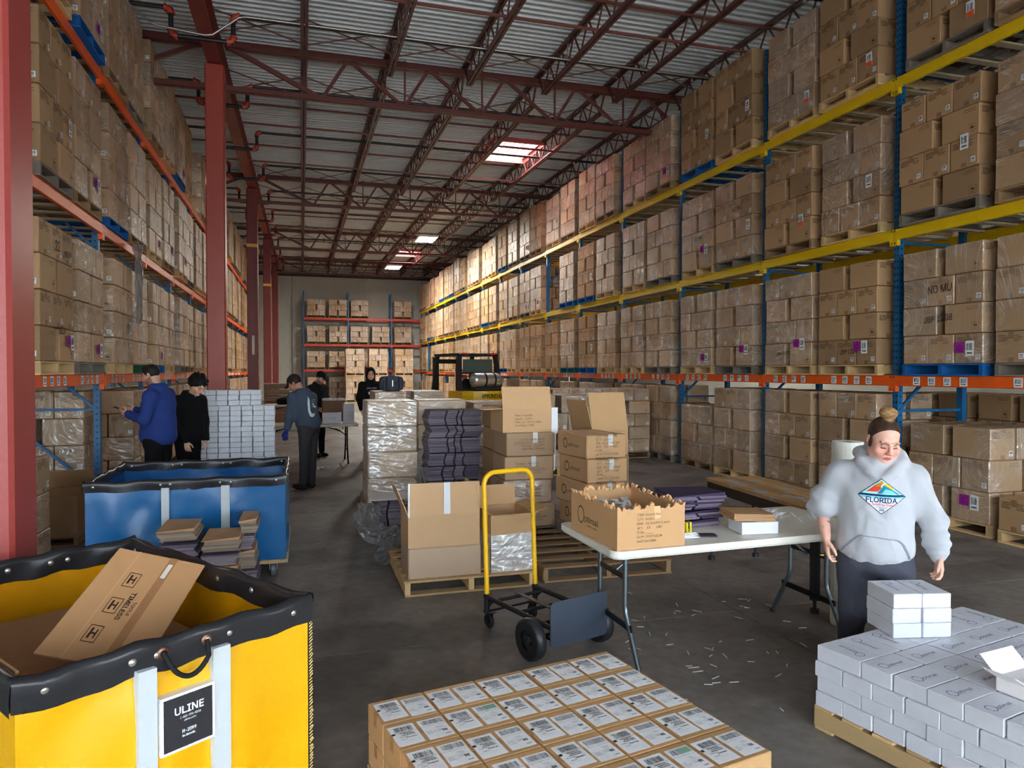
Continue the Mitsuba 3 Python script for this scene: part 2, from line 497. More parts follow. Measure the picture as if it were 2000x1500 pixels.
spans = list(zip([-6.0] + COLY, COLY + [WALL_Y]))
for x in JX:
    if x < -8:
        continue
    for y0, y1 in spans:
        b = MB((84, 46, 42))
        zt0, zt1 = roof_z(y0) - 0.03, roof_z(y1) - 0.03
        zz = lambda y, d: roof_z(y) - d  # noqa: E731
        ya, yb = y0 + 0.35, y1 - 0.35
        for o in (-.032, .032):
            b.bar((x + o, y0, zz(y0, .025)), (x + o, y1, zz(y1, .025)), 0.045, 0.045)
            b.bar((x + o, ya, zz(ya, .46)), (x + o, yb, zz(yb, .46)), 0.045, 0.04)
        n = 14
        ts = np.linspace(ya, yb, n + 1)
        for i in range(n):
            m = (ts[i] + ts[i + 1]) / 2
            b.bar((x, ts[i], zz(ts[i], .46)), (x, m, zz(m, .03)), 0.022, 0.022)
            b.bar((x, m, zz(m, .03)), (x, ts[i + 1], zz(ts[i + 1], .46)), 0.022, 0.022)
        b.bar((x, y0 + .05, zz(y0, .05)), (x, ya, zz(ya, .46)), 0.03, 0.03)
        b.bar((x, y1 - .05, zz(y1, .05)), (x, yb, zz(yb, .46)), 0.03, 0.03)
        b.put(thing('roof_joist', 'dark red open web joist under the roof deck', None, 'bar joists under the roof deck', 'structure'), 'paint', smooth=False)

# bridging: horizontal angles along the deck and crossed angles in the far bays
for y0, y1 in spans:
    for t in (1 / 3, 2 / 3):
        y = y0 + t * (y1 - y0)
        b = MB((112, 62, 54))
        for d in (0.07, 0.45):
            b.bar((-8.0, y + (0.05 if d > .1 else -.05), roof_z(y) - d), (14.2, y + (0.05 if d > .1 else -.05), roof_z(y) - d), 0.035, 0.035)
        b.put(thing('roof_bridging', 'thin red angle bars tying the joists together', None, 'bridging bars between the joists', 'structure'), 'paint', smooth=False)
for gy in COLY:
    for k in (-1.2, 1.2):
        b = MB((104, 66, 54))
        y = gy + k
        for x in JX:
            if -1.4 < x < 9:
                b.bar((x - 1.42 if x > 1 else COLX, y, roof_z(y) - .06), (x, y, roof_z(y) - .46), 0.018, 0.018)
                b.bar((x - 1.42 if x > 1 else COLX, y + .03, roof_z(y) - .46), (x, y + .03, roof_z(y) - .06), 0.018, 0.018)
        b.put(thing('roof_bracing', 'thin crossed rods between the joists', None, 'crossed bracing between the joists', 'structure'), 'paint', smooth=False)

# sprinkler lines: each dips under the girder beam on two red elbows
BLK, ELB = (34, 34, 36), (176, 62, 44)
for i, y in enumerate([5.4, 8.35, 11.3, 14.15, 17.0, 19.85, 22.9, 25.9, 28.9, 31.9, 34.9, 37.9, 40.8]):
    s = thing('sprinkler_pipe', 'black sprinkler pipe dipping under the red roof beam on red elbows', None, 'sprinkler branch lines under the roof', 'structure')
    hi, lo = roof_z(y) - 0.33, roof_z(y) - 0.72
    xl, xr = COLX - 0.42, COLX + 0.42
    b = MB(BLK)
    b.tube([(xr + .05, y, hi), (14.0, y, hi)], 0.03, n=8)
    b.tube([(-8.0, y, hi), (xl - .05, y, hi)], 0.03, n=8)
    b.tube([(xr, y, hi), (xr, y, lo)], 0.034, n=8)
    b.tube([(xl, y, hi), (xl, y, lo)], 0.034, n=8)
    b.tube([(xl, y, lo), (xr, y, lo)], 0.036, n=8)
    b.put(s, 'paint')
    for (x, z, sx, sz) in ((xr, hi, 1, -1), (xl, hi, -1, -1), (xr, lo, -1, 1), (xl, lo, 1, 1)):
        e = MB(ELB)
        c = (x + sx * .07, y, z + sz * .07)
        e.tube(arc(c, .07, 0, PI / 2, (0, 0, -sz), (-sx, 0, 0)), 0.046, n=8)
        e.lathe([(0, -.012), (.058, -.012), (.058, .012), (0, .012)], (x + sx * .075, y, z), (1, 0, 0), n=10, sharp=True)
        e.lathe([(0, -.012), (.058, -.012), (.058, .012), (0, .012)], (x, y, z + sz * .075), (0, 0, 1), n=10, sharp=True)
        e.put(part(s, 'elbow'), 'paint')
    for k in range(4):
        x = 1.0 + 2.84 * k
        b = MB((205, 205, 200))
        b.tube([(x, y, hi - .03), (x, y, hi - .085)], 0.012, n=6)
        b.tube([(x, y, hi - .07), (x, y, hi - .085)], 0.03, n=8)
        b.put(part(s, 'sprinkler_head'), 'metal')
    if i < 6:
        for x in JX:
            if -1 < x < 9:
                MB((190, 190, 186)).tube([(x, y, hi - .045), (x, y, roof_z(y) - .05)], 0.01, n=5).put(part(s, 'hanger'), 'metal')
c = thing('conduit', 'thin galvanised conduit bending under the red roof beam', None, None, 'structure')
y = 11.05
pts = [(-8, y, 6.98), (-2.55, y, 6.98), (-2.45, y, 6.96), (-2.0, y, 6.60), (-1.9, y, 6.57), (-1.30, y, 6.52), (-1.2, y, 6.54), (-0.85, y, 6.83), (-0.75, y, 6.85), (14, y, 6.85)]
MB((185, 180, 172)).tube(pts, 0.016, n=6).put(c, 'metal')
p = 'wall_back__fire_main'
MB(BLK).tube([(-9, WALL_Y - .25, 7.35), (15, WALL_Y - .25, 7.35)], 0.11, n=12).put(p, 'paint')

# high-bay lamps over the aisle; three unseen ones placed to light the side aisles
for i, (x, y, z) in enumerate([(4.5, 26.6, 6.65), (4.25, 34.6, 6.7), (-7.0, 14.5, 6.7), (-7.0, 24.5, 6.8), (11.5, 22.0, 6.8)]):
    lab = ['lit high-bay lamp with two white panels hanging over the aisle', 'farther lit high-bay lamp with two white panels near the end wall', 'unseen high-bay lamp behind the left racks, placed to light the roof there',
           'farther unseen high-bay lamp behind the left racks, lighting the roof there', 'unseen high-bay lamp placed to light the aisle behind the right rack'][i]
    s = thing('high_bay_lamp', lab, 'lamp')
    b = MB((225, 225, 222))
    b.box((x - .36, y - .62, z + .02), (x + .36, y + .62, z + .07))
    b.put(part(s, 'housing'), 'paint', smooth=False)
    xj = min(JX, key=lambda q: abs(q - x))
    for dx in (-.2, .2):
        MB((180, 180, 180)).tube([(x + dx, y, z + .07), (xj + dx * .2, y, roof_z(y) - .465)], 0.006, n=5).put(part(s, 'wire'), 'metal', smooth=False)
    for dx in (-.18, .18):
        d = MB((250, 250, 250)).quad((x + dx - .15, y - .58, z), (x + dx - .15, y + .58, z), (x + dx + .15, y + .58, z), (x + dx + .15, y - .58, z)).shape('matte', False)
        d['emitter'] = {'type': 'area', 'radiance': {'type': 'rgb', 'value': [LED_RADIANCE * q for q in (1.0, 0.97, 0.86)]}}
        scene[part(s, 'panel')] = d
# ------------------------------------------------------------------ cartons, pallets, pallet loads
rnd = random.Random(7)
CARD = np.array((171, 136, 98.0))
TINTS = [1.0, 0.94, 1.05, 0.89]
INK, TAPE, WHITE = (92, 66, 48), (140, 104, 72), (232, 232, 230)


def sticker(b, o, ex, ey, w, h, bars=True):
    """A white label with a barcode on the face spanned by ex and ey at o (its lower left corner)."""
    o, ex, ey = np.asarray(o, float), np.asarray(ex, float), np.asarray(ey, float)
    ez = np.cross(ex, ey)
    q = lambda u0, v0, u1, v1, k, c: b.quad(*(o + ez * k + ex * u + ey * v for u, v in ((u0, v0), (u1, v0), (u1, v1), (u0, v1))), c)  # noqa: E731
    q(0, 0, w, h, .0012, WHITE)
    if bars:
        x, r = .14 * w, random.Random(int(w * 1e4))
        while x < .84 * w:
            d = r.choice((.03, .05, .08)) * w
            q(x, .38 * h, min(x + d, .86 * w), .84 * h, .0024, (38, 38, 40))
            x += d + r.choice((.04, .05)) * w
        q(.16 * w, .15 * h, .8 * w, .24 * h, .0024, (70, 70, 72))


def carton(w, d, h, kind, tint, v=0):
    """A closed carton: centre of its bottom at the origin, printed front towards -y."""
    b = MB(CARD * tint)
    g = .003
    b.cbox((-w / 2 + g, -d / 2 + g, g), (w / 2 - g, d / 2 - g, h - g), .008)
    ink, tape = np.array(INK) * tint, np.array(TAPE) * tint
    for (c, ex, L, k) in (((0, -d / 2 + g, 0), (1, 0, 0), w, kind), ((w / 2 - g, 0, 0), (0, 1, 0), d, 'long' if kind == 'end' else 'end'), ((-w / 2 + g, 0, 0), (0, -1, 0), d, 'long' if kind == 'end' else 'end')):
        c, ex = np.asarray(c, float), np.asarray(ex, float)
        ez = np.cross(ex, (0, 0, 1.0))
        q = lambda u0, v0, u1, v1, col, t=.001: b.quad(*(c + ez * t + ex * u + np.array((0, 0, z)) for u, z in ((u0, v0), (u1, v0), (u1, v1), (u0, v1))), col)  # noqa: E731,B023
        if k == 'end':
            q(-.03, .76 * h, .03, h - .01, tape)
            q(-.03, .01, .03, .17 * h, tape)
            for i in range(4):
                q(-.40 * L, (.85 - .055 * i) * h, (-.13 + .03 * ((i * 7 + v) % 3)) * L, (.875 - .055 * i) * h, ink)
                q(.08 * L, (.85 - .055 * i) * h, (.26 + .04 * ((i * 5 + v) % 3)) * L, (.87 - .055 * i) * h, ink)
            sticker(b, c + ex * (.24 * L) + np.array((0, 0, .13 * h)), ex, (0, 0, 1.0), .055, .055)
        else:
            q(.1 * L, .86 * h, .4 * L, .875 * h, ink)
            q(.1 * L, .79 * h, .4 * L, .805 * h, ink)
            q(.1 * L, .79 * h, .106 * L, .875 * h, ink)
            if v % 2 == 0:
                for u0, v0, u1, v1 in ((.22, .1, .4, .11), (.22, .36, .4, .37), (.22, .1, .225, .37), (.395, .1, .4, .37), (.27, .22, .36, .29), (.28, .29, .30, .33), (.26, .15, .37, .165)):
                    q(u0 * L, v0 * h, u1 * L, v1 * h, ink)
    return b


_cart = {}


def carton_shape(w, d, h, kind, ti, v, bsdf):
    k = (w, d, h, kind, ti, v, bsdf)
    if k not in _cart:
        _cart[k] = carton(w, d, h, kind, TINTS[ti], v).shape(bsdf, False)
    return _cart[k]


PALLET_COL = {'pine': (206, 172, 122), 'brown': (150, 120, 88), 'grey': (122, 112, 100), 'blue': (22, 92, 158), 'teal': (24, 96, 112), 'green': (36, 84, 58)}


def pallet_pieces(w=1.02, d=1.2, h=.13, n=7):
    """(name, lower corner, upper corner) of a stringer pallet, its boards along x."""
    out = []
    for x in (-w / 2, -.022, w / 2 - .044):
        out.append(('stringer', (x, -d / 2, .016), (x + .044, d / 2, h - .016)))
    for i in range(n):
        y = -d / 2 + i * (d - .1) / (n - 1)
        out.append(('deck_board', (-w / 2, y, h - .016), (w / 2, y + .1, h)))
    for y in (-d / 2, -.07, d / 2 - .1):
        out.append(('bottom_board', (-w / 2, y, 0), (w / 2, y + .1, .016)))
    return out


_pal = {}


def pallet_shape(col):
    if col not in _pal:
        b = MB()
        r = random.Random(3)
        for _, lo, hi in pallet_pieces():
            b.box(lo, hi, np.array(PALLET_COL[col]) * r.uniform(.86, 1.06))
        _pal[col] = b.shape('matte', False)
    return _pal[col]


def pallet_thing(label, pos, deg, col, w=1.02, d=1.2, h=.13, group=None, seed=1, boards=7):
    """A pallet close enough that each of its boards is a part."""
    t = thing('wooden_pallet', label, 'pallet', group)
    r = random.Random(seed)
    for name, lo, hi in pallet_pieces(w, d, h, boards):
        j = r.uniform(-.006, .006)
        MB(np.array(PALLET_COL[col]) * r.uniform(.8, 1.06)).cbox((lo[0] + j, lo[1], lo[2]), (hi[0] + j, hi[1], hi[2]), .003).put(part(t, name), 'matte', False, frame(pos, deg))
    return t


def label_sheet_shape(kind):
    b = MB()
    sticker(b, (0, 0, 0), (1, 0, 0), (0, 0, 1), .1, .16)
    if kind == 'orange':
        b.quad((.005, -.003, .0), (.095, -.003, .0), (.095, -.003, .055), (.005, -.003, .055), (235, 92, 40))
    if kind == 'purple':
        b.quad((-.13, -.003, .035), (-.015, -.003, .035), (-.015, -.003, .15), (-.13, -.003, .15), (150, 30, 140))
        b.tube(arc((-.072, -.004, .09), .025, .7, 5.6, (1, 0, 0), (0, 0, 1), 9), .003, (60, 20, 60), n=4)
    return b.shape('matte', False)


SHEETS = {k: label_sheet_shape(k) for k in ('white', 'orange', 'purple')}
_joined = {}


def tier_layout(t, full, w=1.02, d=1.0):
    """Front and rear row of one tier: (x, y, width, depth, face)."""
    out = []
    a, c = .335, .46
    if t % 2 == 0:
        out += [((i - 1) * (a + .004), -d / 2 + c / 2, a, c, 'end') for i in range(3)]
        if full:
            out += [(s * (w / 2 - c / 2), -d / 2 + c + .01 + a / 2 + .05, c, a, 'long') for s in (-1, 1)]
    else:
        out += [(s * (w / 2 - c / 2), -d / 2 + a / 2, c, a, 'long') for s in (-1, 1)]
        if full:
            out += [((i - 1) * (a + .004), -d / 2 + a + .02 + c / 2, a, c, 'end') for i in range(3)]
    return out


def load(label, pos, deg, tiers=4, h=.325, pallet='pine', detail=2, wrapped=True, sheet=None, seed=0, start=0, group=None, skip=(), ink=()):
    """A pallet of cartons that moves as one; front towards local -y."""
    t = thing('pallet_load', label, 'pallet load', group)
    r = random.Random(seed)
    W = frame(pos, deg)
    scene[t + '__pallet'] = {**pallet_shape(pallet), 'to_world': W}
    bsdf = 'wrapped' if wrapped else 'carton'
    if detail == 0:
        k = (tiers, h, bsdf, start % 2, seed % 3)
        if k not in _joined:
            b = MB()
            rr = random.Random(seed % 3)
            for i in range(tiers):
                for x, y, w, d, kind in tier_layout(i + start, True):
                    c = carton(w, d, h, kind, TINTS[rr.randrange(4)], rr.randrange(2))
                    for v, f, cc in zip(c.v, c.f, c.c):
                        b.v.append(v + [x, y - .1, .13 + i * h]), b.c.append(cc), b.f.append(f - f.min() + b.n)
                        b.n += len(v)
            _joined[k] = b.shape(bsdf, False)
        scene[t + '__cartons'] = {**_joined[k], 'to_world': W}
        labels[t + '__cartons'] = {'label': 'stacked brown cartons', 'kind': 'stuff'}
    else:
        for i in range(tiers):
            lay = tier_layout(i + start, True)
            dx = r.uniform(-.012, .012)
            for j, (x, y, w, d, kind) in enumerate(lay):
                if (i, j) in skip:
                    continue
                if detail == 1 and j >= (3 if (i + start) % 2 == 0 else 2) and (i < tiers - 1 or deg == 0):
                    continue
                s = carton_shape(w, d, h, kind, r.randrange(4), r.randrange(2), bsdf)
                q = T().translate([x + dx + r.uniform(-.004, .004), y - .1 + r.uniform(-.008, .004), .13 + i * h]).rotate([0, 0, 1], r.uniform(-.7, .7))
                scene[part(t, 'carton')] = {**s, 'to_world': W @ q}
            if detail == 1:
                d0 = .46 if (i + start) % 2 == 0 else .335
                k = ('rear', d0, h)
                if k not in _cart:
                    _cart[k] = MB(CARD * .97).cbox((-.5, -.6 + d0 + .02, .004), (.5, .42, h - .004), .01).shape(bsdf, False)
                if i < tiers - 1 or deg == 0:
                    scene[part(t, 'rear_cartons')] = {**_cart[k], 'to_world': W @ T().translate([dx, 0, .13 + i * h])}
    if ink:
        b = MB((44, 34, 30))
        for s, x, z, hh, wd in ink:
            b.text(s, hh, (x, -.6135, z), (1, 0, .06), (0, 0, 1), None, .0006, False, wd)
        scene[part(t, 'handwriting')] = b.shape('matte', False, W)
    if sheet:
        scene[part(t, 'label_sheet')] = {**SHEETS[sheet], 'to_world': W @ T().translate([r.uniform(.25, .36), -.612, .16 + r.uniform(.02, .2) + (h if sheet == 'white' else 0)])}
    return t


# ------------------------------------------------------------------ pallet racks
BLUE, YEL, ORG = (14, 92, 140), (226, 186, 8), (232, 92, 24)


def rack(side, face, deg, ups, levels, cols, depth=1.05, top=6.3, near=20.0, holes=18.0, words=('lowest', 'middle', 'top')):
    """Uprights at world positions along the face line; local x runs along the face, local -y looks into the aisle."""
    rot = rotz(math.radians(deg))
    for iu, u in enumerate(ups):
        p = face(u)
        t = thing('rack_ladder', f'blue upright frame of the {side}, {ORD[iu]} {"from the left" if deg == 0 else "from the front"}', 'rack ladder')
        for y in (0.0, depth - .07):
            b = MB(BLUE)
            b.M = (rot, np.asarray(p, float))
            b.box((-.04, y, 0.008), (.04, y + .07, top))
            b.box((-.07, y - .02, 0.0), (.07, y + .09, .008))
            if u < holes and y == 0:
                z = .2
                while z < top - .05:
                    for x in (-.02, .02):
                        b.quad((x - .009, -.001, z), (x + .009, -.001, z), (x + .006, -.001, z + .028), (x - .006, -.001, z + .028), (10, 26, 44))
                    for sx in (-.0405, .0405):
                        q = [(sx, .025, z), (sx, .043, z), (sx, .043, z + .02), (sx, .025, z + .02)]
                        b.quad(*(q if sx > 0 else q[::-1]), (10, 26, 44))
                    z += .076
            b.put(part(t, 'post'), 'paint', False)
        z = .25
        while z < top - 1.0:
            b = MB(BLUE)
            b.M = (rot, np.asarray(p, float))
            b.bar((0, .05, z), (0, depth - .03, z), .03, .03)
            b.bar((0, .05, z), (0, depth - .03, z + .9), .03, .03)
            b.put(part(t, 'brace'), 'paint', False)
            z += 1.0
    for ib, (a, c) in enumerate(zip(ups[:-1], ups[1:])):
        pa, pc = np.asarray(face(a), float), np.asarray(face(c), float)
        L = np.linalg.norm(pc - pa)
        m = (pa + pc) / 2
        for il, (lz, col) in enumerate(zip(levels, cols)):
            cn = 'orange' if col == ORG else 'yellow' if col == YEL else 'red'
            t = thing('rack_shelf', f'{cn} {words[il]} shelf beams of the {side}, {ORD[ib]} bay {"from the left" if deg == 0 else "from the front"}', 'rack shelf')
            for y0, rear in ((-.05, 0), (depth - .04, 1)):
                b = MB(col)
                b.M = (rot, m)
                b.cbox((-L / 2 + .045, y0 + .0, lz - .125), (L / 2 - .045, y0 + .045, lz), .006)
                if not rear:
                    for s in (-1, 1):
                        x = s * (L / 2 - .043)
                        b.box((min(x, x - s * .012), y0 - .002, lz - .19), (max(x, x - s * .012), y0 + .05, lz - .001))
                        b.box((min(x, x + s * .04), y0 + .0, lz - .19), (max(x, x + s * .04), y0 + .047, lz - .001))
                        for zz in (-.165, -.02):
                            xc = x + s * .02
                            b.quad((xc - .009, y0 - .003, lz + zz - .009), (xc + .009, y0 - .003, lz + zz - .009), (xc + .009, y0 - .003, lz + zz + .009), (xc - .009, y0 - .003, lz + zz + .009), (60, 40, 20))
                b.put(part(t, 'beam'), 'paint', False)
            if min(a, c) < near:
                for x in np.linspace(-L / 2 + .25, L / 2 - .25, 6):
                    b = MB((176, 158, 128))
                    b.M = (rot, m)
                    b.box((x - .045, -.005, lz - .022), (x + .045, depth - .04, lz - .002))
                    b.put(part(t, 'cross_bar'), 'matte', False)
            if lz < 1.7 and min(a, c) < near + 8:
                for i, x in enumerate((-.95, -.75, -.55, -.35, .25, .45, .65, .85)):
                    b = MB()
                    b.M = (rot, m)
                    sticker(b, (x, -.0515, lz - .11), (1, 0, 0), (0, 0, 1), .095, .095, min(a, c) < near)
                    b.put(part(t, 'location_label'), 'matte', False)


ORD = ['first', 'second', 'third', 'fourth', 'fifth', 'sixth', 'seventh', 'eighth', 'ninth', 'tenth', 'eleventh', 'twelfth', 'thirteenth', 'fourteenth', 'fifteenth', 'sixteenth',
       'seventeenth', 'eighteenth', 'nineteenth', 'twentieth', '21st', '22nd', '23rd', '24th', '25th', '26th', '27th', '28th', '29th', '30th', '31st', '32nd']
RX, LX = 6.78, -2.4
RU = [6.82 + 2.515 * k for k in range(-2, 15)]
LU = [9.90 + 2.515 * k for k in range(-2, 14)]
RLEV, LLEV = (1.675, 3.40, 5.18), (1.69, 3.54, 5.43)
rack('right rack', lambda u: (RX, u, 0), -90, RU, RLEV, (ORG, YEL, YEL), top=6.6)
rack('left rack', lambda u: (LX, u, 0), 90, LU, LLEV, (ORG, ORG, ORG), top=7.0)
FRX = [.10, 2.60, 5.08, 7.6]
FY = 42.3
rack('end wall rack', lambda u: (u, FY, 0), 0, FRX, (1.80, 3.26, 4.78), [(196, 60, 40)] * 3, top=6.3, near=-9, holes=-9)

PCH = ['pine', 'pine', 'brown', 'grey', 'pine', 'grey', 'brown', 'blue', 'pine', 'brown']


def slots(ups):
    out = []
    for a, c in zip(ups[:-1], ups[1:]):
        out += [a + .68, a + 1.83]
    return out


RS = [s for s in slots(RU) if s > 4.2]
LS = [s for s in slots(LU) if s > 6.9]
fixed_pallet = {('R', 1, 1): 'blue', ('R', 3, 5): 'blue', ('R', 2, 9): 'blue', ('R', 1, 10): 'teal', ('R', 1, 2): 'pine', ('R', 1, 3): 'pine', ('R', 1, 4): 'grey', ('R', 2, 10): 'blue', ('R', 3, 15): 'blue',
                ('L', 1, 0): 'pine', ('L', 1, 1): 'grey', ('L', 1, 2): 'pine', ('L', 1, 3): 'green', ('L', 3, 1): 'blue'}
fixed_sheet = {('R', 1, 0): None, ('R', 1, 1): 'purple', ('R', 1, 2): 'purple', ('R', 1, 3): 'purple', ('R', 1, 4): 'purple', ('R', 1, 5): 'purple', ('R', 2, 1): 'white', ('R', 2, 2): 'white', ('R', 2, 3): 'orange', ('R', 3, 1): 'orange',
               ('R', 3, 2): 'orange', ('R', 3, 3): 'orange', ('R', 3, 4): 'white', ('L', 1, 0): 'purple', ('L', 1, 1): 'purple', ('L', 2, 0): 'white'}
INKS = {('R', 1, 1): (('NO MU', -.15, .90, .085, .30), ('JBP 1208', -.20, .58, .07, .36)), ('R', 1, 2): (('JBP 1228', -.10, .26, .06, .30),), ('R', 1, 3): (('JBP 1228', -.22, .27, .05, .30),),
        ('R', 2, 4): (('NO MU', -.02, .88, .07, .26),), ('R', 2, 5): (('NO MU', -.05, .62, .06, .26),), ('L', 1, 0): (('22', -.10, 1.22, .10, .14), ('MIXED', .18, 1.20, .06, .22), ('MIX', -.02, .40, .08, .2))}
plain = {('R', 3, 1), ('R', 2, 1), ('R', 3, 4), ('R', 3, 5), ('R', 2, 3), ('R', 3, 2)}
gone = {('R', 2, 11), ('L', 3, 8), ('R', 1, 27)}
LEVN = ['floor level', 'orange beam shelf', 'lower yellow beam shelf', 'top yellow beam shelf']
LEVL = ['floor level', 'lowest orange shelf', 'middle orange shelf', 'top orange shelf']
for side, ss, levs, face, deg, levn in (('R', RS, (0.0,) + RLEV, RX + .5, -90, LEVN), ('L', LS, (0.0,) + LLEV, LX - .5, 90, LEVL)):
    for li, lz in enumerate(levs):
        for i, y in enumerate(ss):
            if (side, li, i) in gone or (li == 0 and (side, i) in {('R', 0), ('R', 1), ('L', 0), ('L', 1), ('L', 2)}):
                continue
            rr = random.Random(f'{side}{li}{i}')
            if side == 'R':
                tiers, h, st = 4, (.318 if li else .33), rr.randrange(2)
                if li == 3:
                    h = rr.choice((.31, .335, .35))
                if (li, i) in ((1, 1), (2, 2), (3, 2)):
                    st = 0
                if li == 0 and i % 3 == 2 and i > 3:
                    tiers = 3
            else:
                tiers, h, st = 4, (.33, .335, .36, .365)[li], rr.randrange(2)
            det = 2 if y < 14 else 1 if y < 21 else 0
            if side == 'L':
                det = 2 if y < 10.5 else 1 if y < 15 else 0
            if li == 0 and y > 15:
                det = 0
            sh = fixed_sheet.get((side, li, i), rr.choice((None, 'white', 'purple', 'white')) if y < 22 else None)
            wr = (side, li, i) not in plain and rr.random() > .12
            pc = fixed_pallet.get((side, li, i), rr.choice(PCH))
            where = ('at' if li == 0 else 'on the') + ' ' + levn[li]
            load(f'{"wrapped" if wr else "unwrapped"} carton pallet {where} of the {"right" if side == "R" else "left"} rack, {ORD[i]} from front',
                 (face + rr.uniform(-.03, .03), y + rr.uniform(-.02, .02), lz), deg, tiers, h, pc, det, wr, sh, seed=rr.randrange(10 ** 6), start=st, ink=INKS.get((side, li, i), ()))
# low and open floor stacks at the front of the right rack, and the row behind it seen through the frame
load('low wrapped pallet of brown cartons behind the woman, on the floor under the right rack', (RX + .6, 6.1, 0), -90, 3, .335, 'pine', 2, True, 'purple', seed=41, start=1)
load('single layer of brown cartons on a pallet at the right edge of the floor', (RX + .55, 4.95, 0), -90, 1, .335, 'pine', 2, False, None, seed=42, start=0)
load('taller pallet of brown cartons behind the low stack at the right edge', (RX + 1.95, 4.55, 0), -90, 4, .335, 'pine', 2, True, None, seed=43, start=0)
load('pale sunlit cartons of the row behind the right rack, past the blue upright', (RX + 2.2, 7.75, 0), -90, 4, .325, 'pine', 2, False, None, seed=44, start=0)
load('pale cartons deep behind the right rack, seen above the low wrapped pallet', (RX + 2.2, 6.6, 0), -90, 4, .325, 'pine', 2, False, None, seed=45, start=0)

for lv, spots in ((1.80, (.78, 2.0, 3.2, 4.4, 5.75)), (3.26, (.78, 2.02, 3.2, 4.45, 5.75)), (4.78, (.80, 2.0, 3.24, 5.75)), (0.0, (.8, 2.0, 5.75))):
    for i, x in enumerate(spots):
        lev = {1.80: 'lowest red shelf', 3.26: 'middle red shelf', 4.78: 'top red shelf', 0.0: 'floor level'}[lv]
        load(f'wrapped carton pallet at the {lev} of the end wall rack, {ORD[i]} from left', (x, FY + .55, lv), 0, 3 if lv else 4, .31, 'brown', 1, True, None, seed=int(x * 100 + lv * 10), start=i)
